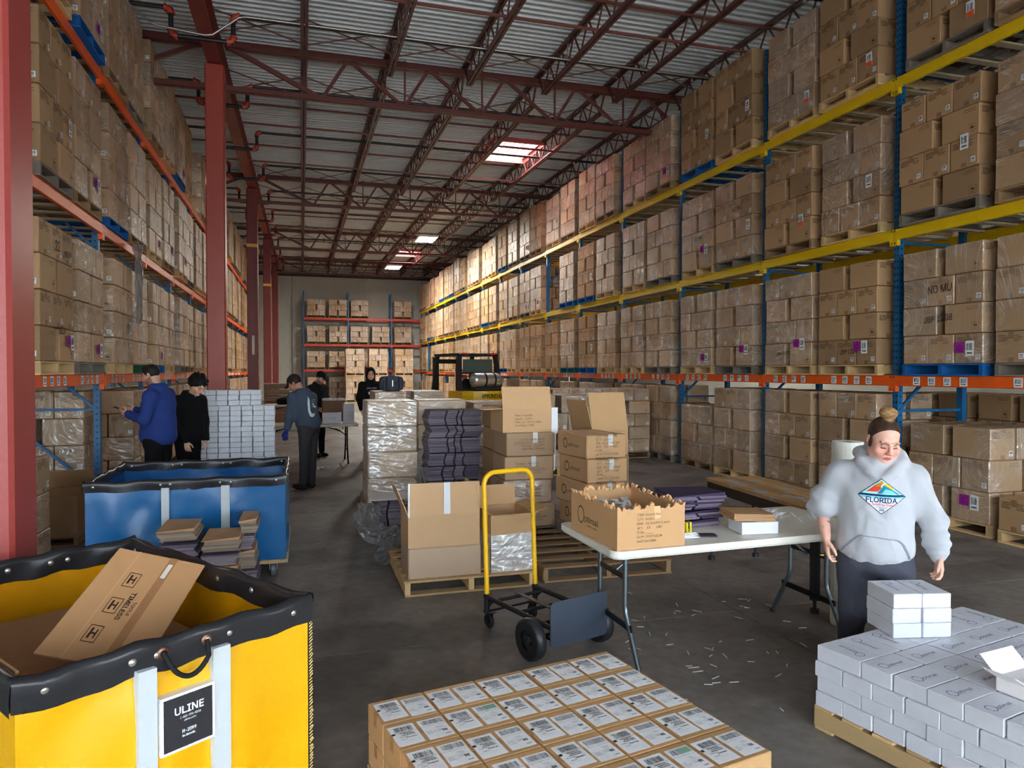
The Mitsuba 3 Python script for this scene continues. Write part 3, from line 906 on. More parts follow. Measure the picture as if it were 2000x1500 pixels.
# ------------------------------------------------------------------ carts
def cart(label, A, deg, W, L, zr, col, strap_x, rim_h=.085, seed=1, plate=False, handle=False, base_z=.17):
    """A fabric truck: local x along the front, y to the back, rim at height zr."""
    t = thing('basket_cart', label, 'cart')
    F = frame((A[0], A[1], 0), deg)
    r = random.Random(seed)
    nz = np.random.RandomState(seed)
    col, dark = np.array(col, float), (36, 36, 38)

    def wall(p0, ex, n, length, name, inner):
        b = MB(col)
        nu, nv = int(length * 22), 18
        us, vs = np.linspace(0, length, nu + 1), np.linspace(base_z, zr - .01, nv + 1)
        U, V = np.meshgrid(us, vs, indexing='ij')
        q = np.stack([U * 5 + 9 * seed, V * 3.2, np.full_like(U, 3.7 * (p0[0] + 2 * p0[1]))], -1)
        edge = np.minimum(1, np.minimum(U, length - U) / .12) * np.minimum(1, (zr - V) / .15 + .15)
        bulge = edge * (.030 * (meshkit.fbm(q, 3, seed) - .5) * 2 + .012 * np.sin(PI * U / length))
        P0 = np.asarray(p0) + U[..., None] * np.asarray(ex) + V[..., None] * np.array([0, 0, 1.0]) + bulge[..., None] * np.asarray(n)
        P1 = P0 - .008 * np.asarray(n)
        k = lambda i, j: i * (nv + 1) + j  # noqa: E731
        f = [(k(i, j), k(i + 1, j), k(i + 1, j + 1)) for i in range(nu) for j in range(nv)] + [(k(i, j), k(i + 1, j + 1), k(i, j + 1)) for i in range(nu) for j in range(nv)]
        f = np.array(f)
        b.raw(P0.reshape(-1, 3), f)
        b.raw(P1.reshape(-1, 3), f[:, ::-1], col * np.array((inner, inner * .93, inner)))
        b.put(part(t, 'fabric_panel'), 'vinyl', True, F)
    wall((0, 0, 0), (1, 0, 0), (0, -1, 0), W, 'front', .95)
    wall((W, 0, 0), (0, 1, 0), (1, 0, 0), L, 'right', .93)
    wall((W, L, 0), (-1, 0, 0), (0, 1, 0), W, 'back', .95)
    wall((0, L, 0), (0, -1, 0), (-1, 0, 0), L, 'left', .95)
    # rim: a padded band folded over the top edge
    def rim(p, q, n):
        p, q, n = (np.asarray(v, float) for v in (p, q, n))
        d = (q - p) / np.linalg.norm(q - p)
        m = 26
        prof = [(.012, -rim_h), (.017, -rim_h * .5), (.020, -.012), (.014, .004), (0, .011), (-.014, .004), (-.020, -.012), (-.017, -rim_h * .5), (-.012, -rim_h)]
        v, f = [], []
        for i in range(m + 1):
            c = p + (q - p) * i / m
            sag = .006 * math.sin(i * 1.3 + seed) - (.016 * abs(math.sin(i * PI / m * 3)) if i not in (0, m) else 0)
            for a, z in prof:
                w = a * (1 + .35 * math.sin(i * .9 + z * 30))
                v.append(c + n * w + np.array([0, 0, zr + z + sag * .6]))
        k = len(prof)
        for i in range(m):
            for j in range(k - 1):
                f += [(i * k + j, (i + 1) * k + j, (i + 1) * k + j + 1), (i * k + j, (i + 1) * k + j + 1, i * k + j + 1)]
        MB(dark).raw(v, f).put(part(t, 'padded_rim'), 'gloss' if False else 'vinyl', True, F)
    e = .012
    rim((-e, 0, 0), (W + e, 0, 0), (0, -1, 0)), rim((W, -e, 0), (W, L + e, 0), (1, 0, 0)), rim((W + e, L, 0), (-e, L, 0), (0, 1, 0)), rim((0, L + e, 0), (0, -e, 0), (-1, 0, 0))

    def rivet(p, n):
        MB((205, 200, 190)).lathe([(.0, .006), (.006, .006), (.011, .002), (.0115, 0)], p, n, n=10).put(part(t, 'rivet'), 'metal', True, F)
    zc = zr - rim_h * .45
    fr = [.06] + [x + s for a, c in strap_x for x, s in ((a, -.008), (c, .006))] + [W - .07]
    for x in fr:
        rivet((x, -.019, zc), (0, -1, 0))
        rivet((W - x, L - .021, zc), (0, -1, 0))
        rivet((W - x, L + .019, zc), (0, 1, 0))
    for y in np.linspace(.08, L - .08, 6):
        rivet((W - .02, y, zc), (-1, 0, 0)), rivet((W + .019, y, zc), (1, 0, 0)), rivet((-.019, y, zc), (-1, 0, 0))
    for a, c in strap_x:
        b = MB((186, 192, 192))
        zs = np.linspace(base_z, zr - rim_h * .8, 16)
        off = [-.0335 * 1.0] * 16
        for z0, z1 in zip(zs[:-1], zs[1:]):
            b.box((a, -.036, z0), (c, -.004, z1))
        b.put(part(t, 'strap'), 'matte', False, F)
    b = MB((178, 150, 112))
    b.cbox((-.02, -.02, base_z - .03), (W + .02, L + .02, base_z), .004)
    b.put(part(t, 'plywood_base'), 'matte', False, F)
    for x in (.1, W - .1):
        for y in (.1, L - .1):
            b = MB((150, 152, 155))
            b.cbox((x - .05, y - .05, base_z - .038), (x + .05, y + .05, base_z - .03), .002)
            b.box((x - .032, y - .012, .05), (x - .026, y + .03, base_z - .036))
            b.box((x + .026, y - .012, .05), (x + .032, y + .03, base_z - .036))
            c = part(t, 'caster')
            b.put(c, 'metal', False, F)
            MB((92, 100, 108)).lathe([(.0, -.02), (.05, -.02), (.056, -.014), (.056, .014), (.05, .02), (0, .02)], (x, y + .01, .056), (1, 0, 0), n=20).put(c + '__wheel', 'paint', False, F)
    if handle:
        a, c = .362, .495
        for x in (a, c):
            MB((120, 84, 66)).lathe([(.010, .004), (.017, .003), (.019, 0)], (x, -.021, zc), (0, -1, 0), n=14).put(part(t, 'grommet'), 'metal', True, F)
        pts = [(a, -.02, zc)] + [(a + (c - a) * s, -.05, zc - .075 * math.sin(PI * s) ** .6 - .004) for s in np.linspace(.08, .92, 12)] + [(c, -.02, zc)]
        MB((26, 26, 28)).tube(pts, .0075, n=8).put(part(t, 'rope_handle'), 'matte', True, F)
    if plate:
        x0, x1, z0, z1 = .343, .506, .618, .787
        y = -.040
        b = MB((222, 226, 226))
        b.box((x0, y - .002, z0), (x1, -.01, z1))
        k = .008
        b.quad((x0 + k, y - .0028, z0 + k), (x1 - k, y - .0028, z0 + k), (x1 - k, y - .0028, z1 - k), (x0 + k, y - .0028, z1 - k), (38, 38, 42))
        wcol = (232, 234, 236)
        for s, h, x, z, w, bd in (('ULINE', .021, .040, .108, .088, True), ('1-800-295-5510', .0062, .056, .094, .062, False), ('uline.com', .005, .068, .084, .036, False), ('H-2099', .010, .062, .050, .042, True), ('24 BUSHEL', .0055, .062, .038, .040, True)):
            b.text(s, h, (x0 + x, y - .0028, z0 + z), (1, 0, 0), (0, 0, 1), wcol, .0006, bd, w)
        b.put(part(t, 'name_plate'), 'paint', False, F)
    return t, F


YC, YF = cart('large yellow vinyl basket cart with black rim in the left foreground', (-.698, 2.054), 35.1, .87, 1.35, .95, (222, 164, 6), [(.285, .337), (.506, .562)], plate=True, handle=True, seed=2)
b = MB((150, 112, 40))
for z in np.linspace(.2, .85, 60):
    j = random.Random(int(z * 1000)).uniform(-.006, .01)
    b.bar((.87 + .004, -.004, z), (.87 + .012 + j, -.01 + j, z + .012), .003, .003, (206, 178, 110))
b.put(part(YC, 'frayed_seam'), 'matte', False, YF)
labels[YC + '__frayed_seam'] = {'label': 'frayed threads along the front right corner', 'kind': 'stuff'}
BC, BF = cart('large blue vinyl basket cart with black rim and white straps', (-1.62, 6.2), 0.0, 1.48, 1.27, .86, (14, 88, 140), [(.545, .60), (.985, 1.05)], rim_h=.075, seed=5, base_z=.16)

# the flattened carton leaning in the yellow cart, and scraps beside it
t = thing('flattened_carton', 'big flattened brown carton with shipping symbols leaning in the yellow cart', 'cardboard')
o, eu, ev = np.array([.18, .442, .85]), np.array([.227, -.214, -.08]), np.array([.411, .356, .19])
Wu, Lv = np.linalg.norm(eu), np.linalg.norm(ev)
eu /= Wu
ev -= eu * (ev @ eu)
ev /= np.linalg.norm(ev)
en = np.cross(eu, ev)
M3 = np.stack([eu, ev, en], 1)
b = MB((196, 148, 102))
b.M = (M3, o)
b.cbox((0, 0, 0), (Wu, Lv, .007), .002)
b.cbox((0.002, 0.004, -.011), (Wu - .004, Lv - .01, -.003), .002, (176, 132, 90))
q = lambda u0, v0, u1, v1, c, z=.0074: b.quad((u0 * Wu, v0 * Lv, z), (u1 * Wu, v0 * Lv, z), (u1 * Wu, v1 * Lv, z), (u0 * Wu, v1 * Lv, z), c)  # noqa: E731
q(.60, 0, .69, 1, (168, 120, 78))
q(.245, 0, .253, 1, (214, 168, 122))
q(.62, .78, .67, .93, (224, 214, 200), .0078)
ik = (58, 40, 30)
for v0 in (.64, .39, .14):
    for u0, a_, u1, c_ in ((.30, 0, .307, .14), (.423, 0, .43, .14), (.30, 0, .43, .006), (.30, .134, .43, .14), (.33, .03, .352, .115), (.352, .066, .40, .08), (.385, .035, .40, .105)):
        q(u0, v0 + a_, u1, v0 + c_, ik, .0078)
b.text('TIMELESS', .015, (.46 * Wu, .60 * Lv, .0074), (0, -1, 0), (1, 0, 0), ik, .0006, True, .145)
b.text('TOOLS', .011, (.535 * Wu, .52 * Lv, .0074), (0, -1, 0), (1, 0, 0), ik, .0006, False, .07)
b.put(t, 'carton', False, YF)
t = thing('cardboard_scrap', 'torn brown cardboard sheet standing against the left rim of the yellow cart', 'cardboard')
b = MB((180, 136, 94))
b.hexa([(.03, .10, .60), (.05, .52, .58), (.056, .52, .58), (.036, .10, .60), (.02, .06, .95), (.03, .48, .93), (.038, .48, .93), (.028, .06, .95)])
b.put(t, 'carton', False, YF)
t = thing('cardboard_scrap', 'crumpled carton piece lying at the bottom left inside the yellow cart', 'cardboard')
b = MB((150, 110, 72))
b.hexa([(.08, .12, .762), (.42, .16, .762), (.44, .62, .762), (.10, .70, .762), (.08, .12, .775), (.42, .16, .79), (.44, .62, .768), (.10, .70, .78)])
b.bar((.1, .25, .78), (.34, .27, .80), .12, .006, (170, 128, 86))
b.put(t, 'carton', False, YF)
t = thing('cardboard_fill', 'flattened cardboard piled below inside the yellow cart', 'cardboard', kind='stuff')
b = MB((148, 110, 74))
for i in range(17):
    q = random.Random(i)
    b.M = (rotz(q.uniform(-.12, .12)), np.array([.435 + q.uniform(-.02, .02), .675 + q.uniform(-.02, .02), .18 + i * .034]))
    b.box((-.30, -.50, 0), (.30, .50, .026), np.array((168, 126, 86)) * q.uniform(.85, 1.05))
b.put(t, 'carton', False, YF)


# ------------------------------------------------------------------ stacks of folded cartons
def flat_stack(base, x0, y0, z0, w, d, h, label, n_fold=1, tone='lilac', sheets=None, seed=0, deg=0.0, group=None, lean=0.0):
    """A bundle of folded cartons: many thin sheets with dark slots between the folded columns."""
    t = thing(base, label, 'folded cartons', group)
    r = random.Random(seed)
    n = sheets or max(3, int(h / .012))
    b = MB()
    b.M = (rotz(math.radians(deg)), np.array([x0, y0, z0]))
    pal = {'lilac': ((112, 102, 112), (94, 84, 98), (128, 118, 124)), 'brown': ((140, 124, 106), (126, 110, 96), (152, 136, 116)), 'dark': ((70, 58, 78), (104, 92, 108), (124, 110, 124))}[tone]
    cuts = [0] + sorted(.25 + .5 * (k + .5) / n_fold + r.uniform(-.05, .05) for k in range(n_fold)) + [1] if n_fold > 0 else [0, 1]
    ph, am = r.uniform(0, 6), r.uniform(.006, .016)
    for i in range(n):
        za, zb = h * i / n, h * (i + .93) / n
        wv = am * math.sin(ph + 4.0 * i / n * PI / 2) + r.uniform(-.003, .003) + lean * i / n
        dy = r.uniform(-.006, .006)
        for k in range(len(cuts) - 1):
            g0 = .010 if k else 0
            b.box((cuts[k] * w + g0 + wv, dy, za), (cuts[k + 1] * w - (.010 if k < len(cuts) - 2 else 0) + wv, d + dy, zb), pal[r.randrange(3)])
        if n_fold:
            b.box((.02 + wv, .03 + dy, za), (w - .02 + wv, d - .02 + dy, zb), (40, 30, 46))
    b.put(part(t, 'sheets'), 'matte', False)
    labels[t + '__sheets'] = {'label': 'thin folded sheets seen edge on', 'kind': 'stuff'}
    if tone != 'lilac':
        m = MB()
        m.M = (rotz(math.radians(deg)), np.array([x0, y0, z0]))
        m.hexa([(-.01, -.012, h), (w * .98, 0, h), (w, d, h), (0, d, h + .01), (-.01, -.012, h + .005), (w * .98, 0, h + .02), (w, d, h + .010), (0, d, h + .016)], (178, 138, 98) if tone == 'brown' else (52, 42, 68))
        m.put(part(t, 'top_sheet'), 'carton', False)
    return t


zz, hs = .0, [.12, .07, .12, .09, .07]
for i, h in enumerate(hs):
    flat_stack('carton_bundle', -1.0 + .01 * (i % 2), 5.58 + .012 * (i % 3), zz, .245, .40, h, f'bundle of flattened cartons, {["bottom", "second", "third", "fourth", "top"][i]} of the left stack behind the yellow cart', 0, 'brown' if i % 2 == 0 or i == 4 else 'lilac', seed=10 + i)
    zz += h + .024
zz, hs = .0, [.09, .07, .085, .08, .08]
for i, h in enumerate(hs):
    flat_stack('carton_bundle', -.715 + .012 * ((i * 2) % 3), 5.50 + .01 * (i % 2), zz, .25, .38, h, f'bundle of flattened cartons, {["bottom", "second", "third", "fourth", "top"][i]} of the middle stack behind the yellow cart', 0, 'brown' if i in (1, 2, 4) else 'lilac', seed=30 + i)
    zz += h + .024
zz, hs = .0, [.10, .08, .12, .10, .09]
for i, h in enumerate(hs):
    flat_stack('carton_bundle', -.485 + .014 * ((i * 2) % 3), 5.72 + .01 * (i % 2), zz, .12, .36, h, f'bundle of flattened cartons, {["bottom", "second", "third", "fourth", "top"][i]} of the narrow right stack before the blue cart', 0, 'brown' if i in (0, 2, 4) else 'lilac', seed=50 + i)
    zz += h + .024

pn = ['bottom', 'second from the bottom', 'third from the bottom', 'middle', 'third from the top', 'second from the top', 'topmost']
z0 = .13
for i, (h, x) in enumerate([(.14, 1.40), (.15, 1.40), (.16, 1.395), (.14, 1.41), (.17, 1.41), (.13, 1.425), (.17, 1.41)]):
    flat_stack('purple_carton_bundle', x, 8.2, z0, .62, .42, h, f'purple-grey folded carton bundle, {pn[i]} in the stack beside wrapped boxes', 3, 'lilac', seed=70 + i, lean=.015 if i in (5, 6) else 0)
    z0 += h + .012
flat_stack('purple_carton_bundle', .66, 6.78, .14, .26, .36, .36, 'short stack of dark folded cartons with loose film, left of the open box', 1, 'lilac', seed=91)
t = thing('white_board', 'white sheet lying on the short film-wrapped stack left of the open box', 'sheet')
MB((206, 198, 190)).cbox((.62, 6.74, .505), (1.0, 7.16, .515), .003).put(t, 'matte', False)


def crumpled_film(label, pts, wid, seed, col=(176, 172, 168), n=26, m=14):
    """A loose, crumpled strip of film along the points."""
    t = thing('stretch_film', label, 'plastic film')
    p = np.asarray(pts, float)
    s = np.linspace(0, len(p) - 1, n)
    c = np.stack([np.interp(s, np.arange(len(p)), p[:, k]) for k in range(3)], 1)
    d = np.gradient(c, axis=0)
    side = np.cross(d, [0.3, 1.0, 0.2])
    side /= np.linalg.norm(side, axis=1, keepdims=True)
    nr = np.cross(side, d)
    nr /= np.linalg.norm(nr, axis=1, keepdims=True)
    v = []
    for i in range(n):
        for j in range(m):
            u = j / (m - 1) - .5
            q = np.array([i * .45, j * .6, seed])
            a = (meshkit.noise(q, seed) - .5) * .09 + (meshkit.noise(q * 2.3, seed + 1) - .5) * .05
            v.append(c[i] + side[i] * u * wid * (.7 + .5 * meshkit.noise(np.array([i * .4, 0, seed]), 5)) + nr[i] * a)
    v = np.array(v)
    v[:, 2] = np.maximum(v[:, 2], .004)
    f = [(i * m + j, (i + 1) * m + j, (i + 1) * m + j + 1) for i in range(n - 1) for j in range(m - 1)] + [(i * m + j, (i + 1) * m + j + 1, i * m + j + 1) for i in range(n - 1) for j in range(m - 1)]
    MB(col).raw(v, f).put(t, 'clear_film', False)


scene['clear_film'] = {'type': 'principledthin', 'base_color': VC, 'roughness': 0.25, 'spec_trans': 0.55, 'diff_trans': 0.5, 'eta': 1.5}
crumpled_film('loose crumpled stretch film hanging around the short dark stack', [(.60, 6.72, .50), (.57, 6.62, .36), (.60, 6.55, .25), (.74, 6.5, .22), (.90, 6.52, .2)], .26, 3)
crumpled_film('crumpled stretch film trailing onto the floor left of the open box', [(.80, 6.48, .2), (.74, 6.40, .12), (.70, 6.36, .04), (.62, 6.4, .03)], .18, 8)
crumpled_film('stretch film tail hanging from the lower left rack beam', [(-2.22, 11.2, 3.52), (-2.21, 11.22, 3.2), (-2.22, 11.2, 2.8), (-2.24, 11.22, 2.4)], .12, 11)
crumpled_film('loose film bunched beside the purple stack and the wrapped boxes', [(1.33, 8.12, .62), (1.30, 8.11, .40), (1.28, 8.12, .16)], .14, 14)


# ------------------------------------------------------------------ single cartons in the middle of the aisle
def open_carton(label, x, y, z, w, d, h, deg=0, col=(190, 152, 110), flaps=(), torn=False, seed=0, name='open_carton'):
    """Walls, floor and raised flaps of an open carton; flaps: (side, length, angle from upright in degrees, outward positive)."""
    t = thing(name, label, 'box')
    F = frame((x, y, z), deg)
    r = random.Random(seed)
    col = np.array(col, float)
    th = .006
    b = MB(col)
    b.box((-w / 2, -d / 2, 0), (w / 2, d / 2, th), col * .9)
    P = {'front': ((-w / 2, -d / 2), (w / 2, -d / 2), (0, -1)), 'right': ((w / 2, -d / 2), (w / 2, d / 2), (1, 0)), 'back': ((w / 2, d / 2), (-w / 2, d / 2), (0, 1)), 'left': ((-w / 2, d / 2), (-w / 2, -d / 2), (-1, 0))}
    for s, (p, q, n) in P.items():
        p, q, n = np.array(p + (0,)), np.array(q + (0,)), np.array(n + (0,))
        m = 30 if torn else 1
        for i in range(m):
            a, c = p + (q - p) * i / m, p + (q - p) * (i + 1) / m
            ha, hb = (h + (r.uniform(-.018, .012) if torn else 0) for _ in range(2))
            if torn and i:
                ha = last
            last = hb
            b.hexa([a, c, c - n * th, a - n * th, a + [0, 0, ha], c + [0, 0, hb], c - n * th + [0, 0, hb - .002], a - n * th + [0, 0, ha - .002]])
            if torn and r.random() < .45:
                b.hexa([a + [0, 0, ha - .004], c + [0, 0, hb - .004], c - n * th + [0, 0, hb], a - n * th + [0, 0, ha], a + n * .014 + [0, 0, ha + .012], c + n * .01 + [0, 0, hb + .016], c + [0, 0, hb + .018], a + [0, 0, ha + .014]], col * 1.12)
    b.put(part(t, 'walls'), 'carton', False, F)
    for s, ln, ang in flaps:
        p, q, n = P[s]
        p, q, n = np.array(p + (h,)), np.array(q + (h,)), np.array(n + (0,))
        e = n * math.sin(math.radians(ang)) + np.array([0, 0, math.cos(math.radians(ang))])
        k = np.cross(q - p, e)
        k /= np.linalg.norm(k)
        MB(col * r.uniform(.95, 1.04)).hexa([p, q, q - k * th, p - k * th, p + e * ln, q + e * ln, q + e * ln - k * th, p + e * ln - k * th]).put(part(t, 'flap'), 'carton', False, F)
    return t, F


def decal(t, name, F, mat='carton'):
    """A mesh for print or tape on a thing; put it with .put(...)"""
    return lambda b: b.put(part(t, name), mat, False, F)


def closed_carton(label, x, y, z, w, d, h, deg, col, lines=None, flip=False, logo=None, bsdf='carton', group=None, tape=True):
    t = thing('brown_carton', label, 'box', group)
    F = frame((x, y, z), deg)
    b = MB(col)
    b.cbox((-w / 2, -d / 2, .002), (w / 2, d / 2, h - .002), .008)
    b.put(part(t, 'body'), bsdf, False, F)
    b = MB((92, 70, 50))
    if lines:
        s = -1 if flip else 1
        hh = .10 * h if len(lines) > 4 else .085 * h
        for i, l in enumerate(lines):
            k = (len(lines) - 1) / 2 - i
            o = np.array([-s * w * .27, -d / 2 - .0004, h * .5 + s * (k * hh * 1.55 - hh / 2)])
            b.text(l, hh, o, (s, 0, 0), (0, 0, s), None, .0006, False, min(w * .6, len(l) * hh * .62))
    if logo:
        q = np.array([-w / 2 - .0004, 0, h * .52])
        ring(b, q + np.array([0, d * .22, 0]), (0, -1, 0), (0, 0, 1), h * .20, .05 * h)
        b.text('ptimal', h * .15, q + np.array([0, d * .10, -h * .10]), (0, -1, 0), (0, 0, 1), None, .0006, False, d * .34)
    if b.n:
        b.put(part(t, 'print'), 'carton', False, F)
    if tape:
        b = MB((206, 206, 202))
        b.quad((w * .04, -d / 2 - .0008, h * .55), (w * .04 + .05, -d / 2 - .0008, h * .55), (w * .04 + .05, -d / 2 - .0008, h), (w * .04, -d / 2 - .0008, h))
        b.quad((w * .04, -d / 2 - .0008, h + .0006), (w * .04 + .05, -d / 2 - .0008, h + .0006), (w * .04 + .05, d / 2, h + .0006), (w * .04, d / 2, h + .0006), (190, 158, 118))
        b.put(part(t, 'tape'), 'gloss', False, F)
    return t


def ring(b, c, ex, ey, r, wd, col=None, n=28, squash=1.12, t=.0006):
    c, ex, ey = (np.asarray(q, float) for q in (c, ex, ey))
    ez = np.cross(ex, ey)
    a = np.linspace(0, 2 * PI, n + 1)[:-1]
    v = []
    for rr in (r, r - wd):
        v += [c + ez * t + ex * rr * math.cos(q) + ey * rr * squash * math.sin(q) for q in a]
    f = []
    for i in range(n):
        j = (i + 1) % n
        f += [(i, j, n + j), (i, n + j, n + i)]
    return b.raw(v, f, col)


# front pallet with the tall open box and the half-wrapped box
pallet_thing('worn pale pallet under the tall open box in the aisle', (1.26, 6.02, 0), 0, 'pine', 1.04, 1.26, .12, seed=5)
closed_carton('pale lower box on the front pallet, under the tall open box', 1.06, 5.63, .12, .575, .42, .244, 0, (186, 158, 130), tape=False)
t, F = open_carton('tall open brown box with a raised taped front flap, on the front pallet', 1.055, 5.63, .364, .565, .42, .248, 0, (196, 158, 116), [('front', .25, -1), ('left', .24, 22), ('right', .22, -6)])
b = MB((214, 216, 216))
b.quad((-.005, -.2185, .255), (.045, -.2185, .255), (.045, -.2145, .50), (-.005, -.2145, .50))
b.box((-.284, -.216, .24), (-.268, -.2118, .50))
b.put(part(t, 'tape'), 'gloss', False, F)
t, F = open_carton('open box on the front pallet with shiny film around its lower half', 1.60, 5.66, .12, .37, .44, .46, 4, (192, 152, 108), [('left', .16, 50), ('back', .17, 8), ('right', .12, 75)])
b = MB((186, 176, 166))
for z0, z1, o in ((.004, .30, .004),):
    n = 14
    for sx, ex, nn, wd in (((-.185, -.22), (1, 0), (0, -1), .37), ((-.185, .22), (0, -1), (-1, 0), .44)):
        for i in range(n):
            for j in range(8):
                def q(u, v):
                    k = .004 + .006 * meshkit.noise(np.array([u * 22 + nn[0], v * 22, 3.0]), 4)
                    return (sx[0] + ex[0] * u + nn[0] * k, sx[1] + ex[1] * u + nn[1] * k, v + .03 * u * (v > .2))
                u0, u1, v0, v1 = wd * i / n, wd * (i + 1) / n, z0 + (z1 - z0) * j / 8, z0 + (z1 - z0) * (j + 1) / 8
                b.quad(q(u0, v0), q(u1, v0), q(u1, v1), q(u0, v1))
b.put(part(t, 'film'), 'film', False, F)

# stack of printed cartons behind, and the two columns beside it
pallet_thing('grey pallet under the tall stack of printed cartons', (2.22, 7.40, 0), 0, 'grey', .62, 1.05, .13, seed=9)
pr = ['Product:  Rigid Box', 'Quantity:   100 Pcs', 'Carton size:   570x520x500MM', 'Gross Weight:  15.5KG']
w_ = ['bottom', 'second from the bottom', 'third from the bottom', 'fourth from the bottom']
for i in range(4):
    closed_carton(f'printed brown carton, {w_[i]} of the stack behind the yellow handle', 2.225 + (.015, -.02, .0, .01)[i], 7.13 + (.0, .01, .0, -.01)[i], .13 + .243 * i, .52, .48, .241, (0, 1, -.6, .5)[i], np.array((172, 140, 108)) * (1, .97, 1.02, .95)[i], pr, i in (1, 3), None, 'carton' if i != 1 else 'wrapped')
t, F = open_carton('open printed carton on top of the tall stack, big flap raised', 2.20, 7.13, .13 + .243 * 4, .52, .48, .241, 0, (198, 158, 114), [('front', .23, -14), ('left', .2, 92)])
b = MB((92, 70, 50))
for i, l in enumerate(pr):
    b.text(l, .018, (-.13, -.2406, .165 - .034 * i), (1, 0, 0), (0, 0, 1), None, .0006, False, len(l) * .0098)
b.put(part(t, 'print'), 'carton', False, F)
b = MB((226, 228, 230))
b.quad((.262, -.241, -.02), (.33, -.241, -.02), (.33, -.241, .25), (.262, -.241, .25))
b.quad((.262, -.2405, -.02), (.262, -.2405, .25), (.33, -.2405, .25), (.33, -.2405, -.02))
b.quad((.285, -.242, -.40), (.30, -.242, -.40), (.31, -.242, -.02), (.285, -.242, -.02))
b.put(thing('packing_slip', 'long white paper strip hanging at the right edge of the open printed carton', 'paper'), 'matte', False, F)
for i in range(5):
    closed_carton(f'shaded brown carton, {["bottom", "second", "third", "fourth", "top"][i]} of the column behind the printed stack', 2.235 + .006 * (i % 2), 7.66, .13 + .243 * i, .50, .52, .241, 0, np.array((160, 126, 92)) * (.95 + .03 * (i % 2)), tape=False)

# printed cartons with the round logo, right
it = ['ITEM: Vacuum Bag', 'QTY:  60 pcs', 'DIM:  24.2x17x8.5 inch', 'WT:   33      LBS', 'CTN: ______', 'Lot #: O20221201N', 'MADE IN CHINA']
for i in range(4):
    closed_carton(f'brown carton with round logo, {["bottom", "second", "third", "topmost"][i]} of the stack right of the handle', 2.70 + (.02, -.01, .012, 0)[i], 6.42 + (0, .01, -.01, 0)[i], .23 + .226 * i, .42, .61, .224, 6 + (0, 2, -1, 0)[i], np.array((188, 148, 106)) * (.95, 1.0, 1.02, 1.0)[i], it, False, True)
pallet_thing('large weathered slatted pallet between the hand truck and the white table', (2.47, 6.09, 0), -2, 'brown', 1.14, 1.34, .125, seed=21, boards=6)
pallet_thing('small upper pallet directly under the logo cartons', (2.70, 6.42, .126), 6, 'grey', .44, .60, .10, seed=13)
t, F = open_carton('open brown carton with tall narrow flaps standing behind the logo cartons', 3.20, 7.35, .8, .46, .44, .28, 8, (190, 150, 106), [('front', .42, -12), ('left', .34, 14)])
b = MB((216, 230, 236))
b.quad((.10, -.214, .30), (.15, -.214, .30), (.14, -.135, .62), (.09, -.135, .62))
b.put(part(t, 'tape'), 'gloss', False, F)
for i in range(2):
    closed_carton(f'brown carton {["on the floor", "stacked second"][i]} under the open carton with narrow flaps', 3.2, 7.35, .0 + .4 * i, .48, .46, .398, 8, (150, 118, 86), tape=False)

# floor loads in the far aisle
pallet_thing('wide pallet under the large film-wrapped boxes and the purple-grey stack', (1.41, 8.82, 0), 0, 'pine', 1.36, 1.5, .13, seed=15)
r = random.Random(4)
t = thing('pallet_load', 'large film-wrapped boxes stacked beside the tall purple-grey stack', 'pallet load')
for i in range(4):
    for j, (x, y, w, d) in enumerate(((1.045, 8.93, .60, .70), (1.675, 9.02, .62, .50))):
        MB(np.array((184, 156, 124)) * r.uniform(.95, 1.05)).cbox((-w / 2, -d / 2, .003), (w / 2, d / 2, .306), .014).put(part(t, 'carton'), 'film' if j == 0 else 'wrapped', False, frame((x + r.uniform(-.006, .006), y, .132 + .309 * i), r.uniform(-.6, .6)))
load('wrapped pallet of cartons under the grey duffel bag', (1.50, 10.95, 0), 0, 4, .325, 'pine', 2, True, None, seed=62, start=0)
load('wrapped pallet of cartons behind the purple stack', (2.68, 9.75, 0), 0, 4, .295, 'pine', 2, True, None, seed=66, start=0)
load('pale wrapped pallet of cartons behind the printed stack', (4.05, 11.6, 0), 0, 4, .30, 'pine', 2, True, None, seed=63, start=0)
load('wrapped pallet of cartons left of the tall six-carton column by the right rack', (5.02, 13.2, 0), 0, 4, .315, 'grey', 2, True, None, seed=64, start=1)
load('pallet of cartons standing in the aisle against the right rack', (6.12, 13.35, 0), 0, 5, .25, 'brown', 2, True, None, seed=65, start=0)
for i, x in enumerate((2.80, 4.06, 5.48)):
    a = load(f'lower wrapped floor pallet before the end wall rack, {ORD[i]} from the left', (x, 40.4, 0), 0, 4, .335, 'pine', 1, True, None, seed=80 + i, start=1)
    a = load(f'upper wrapped pallet stacked before the end wall rack, {ORD[i]} from the left', (x, 40.4, 1.472), 0, 4, .335, 'pine', 1, True, None, seed=90 + i, start=0)
# left rack floor: open cartons and gray-wrapped pallet
load('dark wall of brown cartons under the left rack behind the blue diagonal brace', (LX - .72, 10.60, 0), 0, 4, .335, 'brown', 2, True, None, seed=100, start=1)
t, F = open_carton('open brown carton on the floor at the left edge under the left rack', -2.56, 8.22, .10, .85, .6, .40, 0, (160, 124, 88), [('left', .2, 60), ('back', .2, -20)])
pallet_thing('dark pallet under the open carton at the left edge', (-2.62, 8.3, 0), 0, 'brown', 1.0, .8, .10, seed=31)
load('grey film-wrapped pallet partly hidden behind the near red column', (-2.62, 6.25, 0), 90, 3, .30, 'grey', 2, True, None, seed=101, start=0)
# ------------------------------------------------------------------ folding tables and the bench
from shapely.geometry import box as sbox, Polygon


def slab_mesh(w, d, r, h):
    return trimesh.creation.extrude_polygon(sbox(-w / 2 + r, -d / 2 + r, w / 2 - r, d / 2 - r).buffer(r, 6), h)


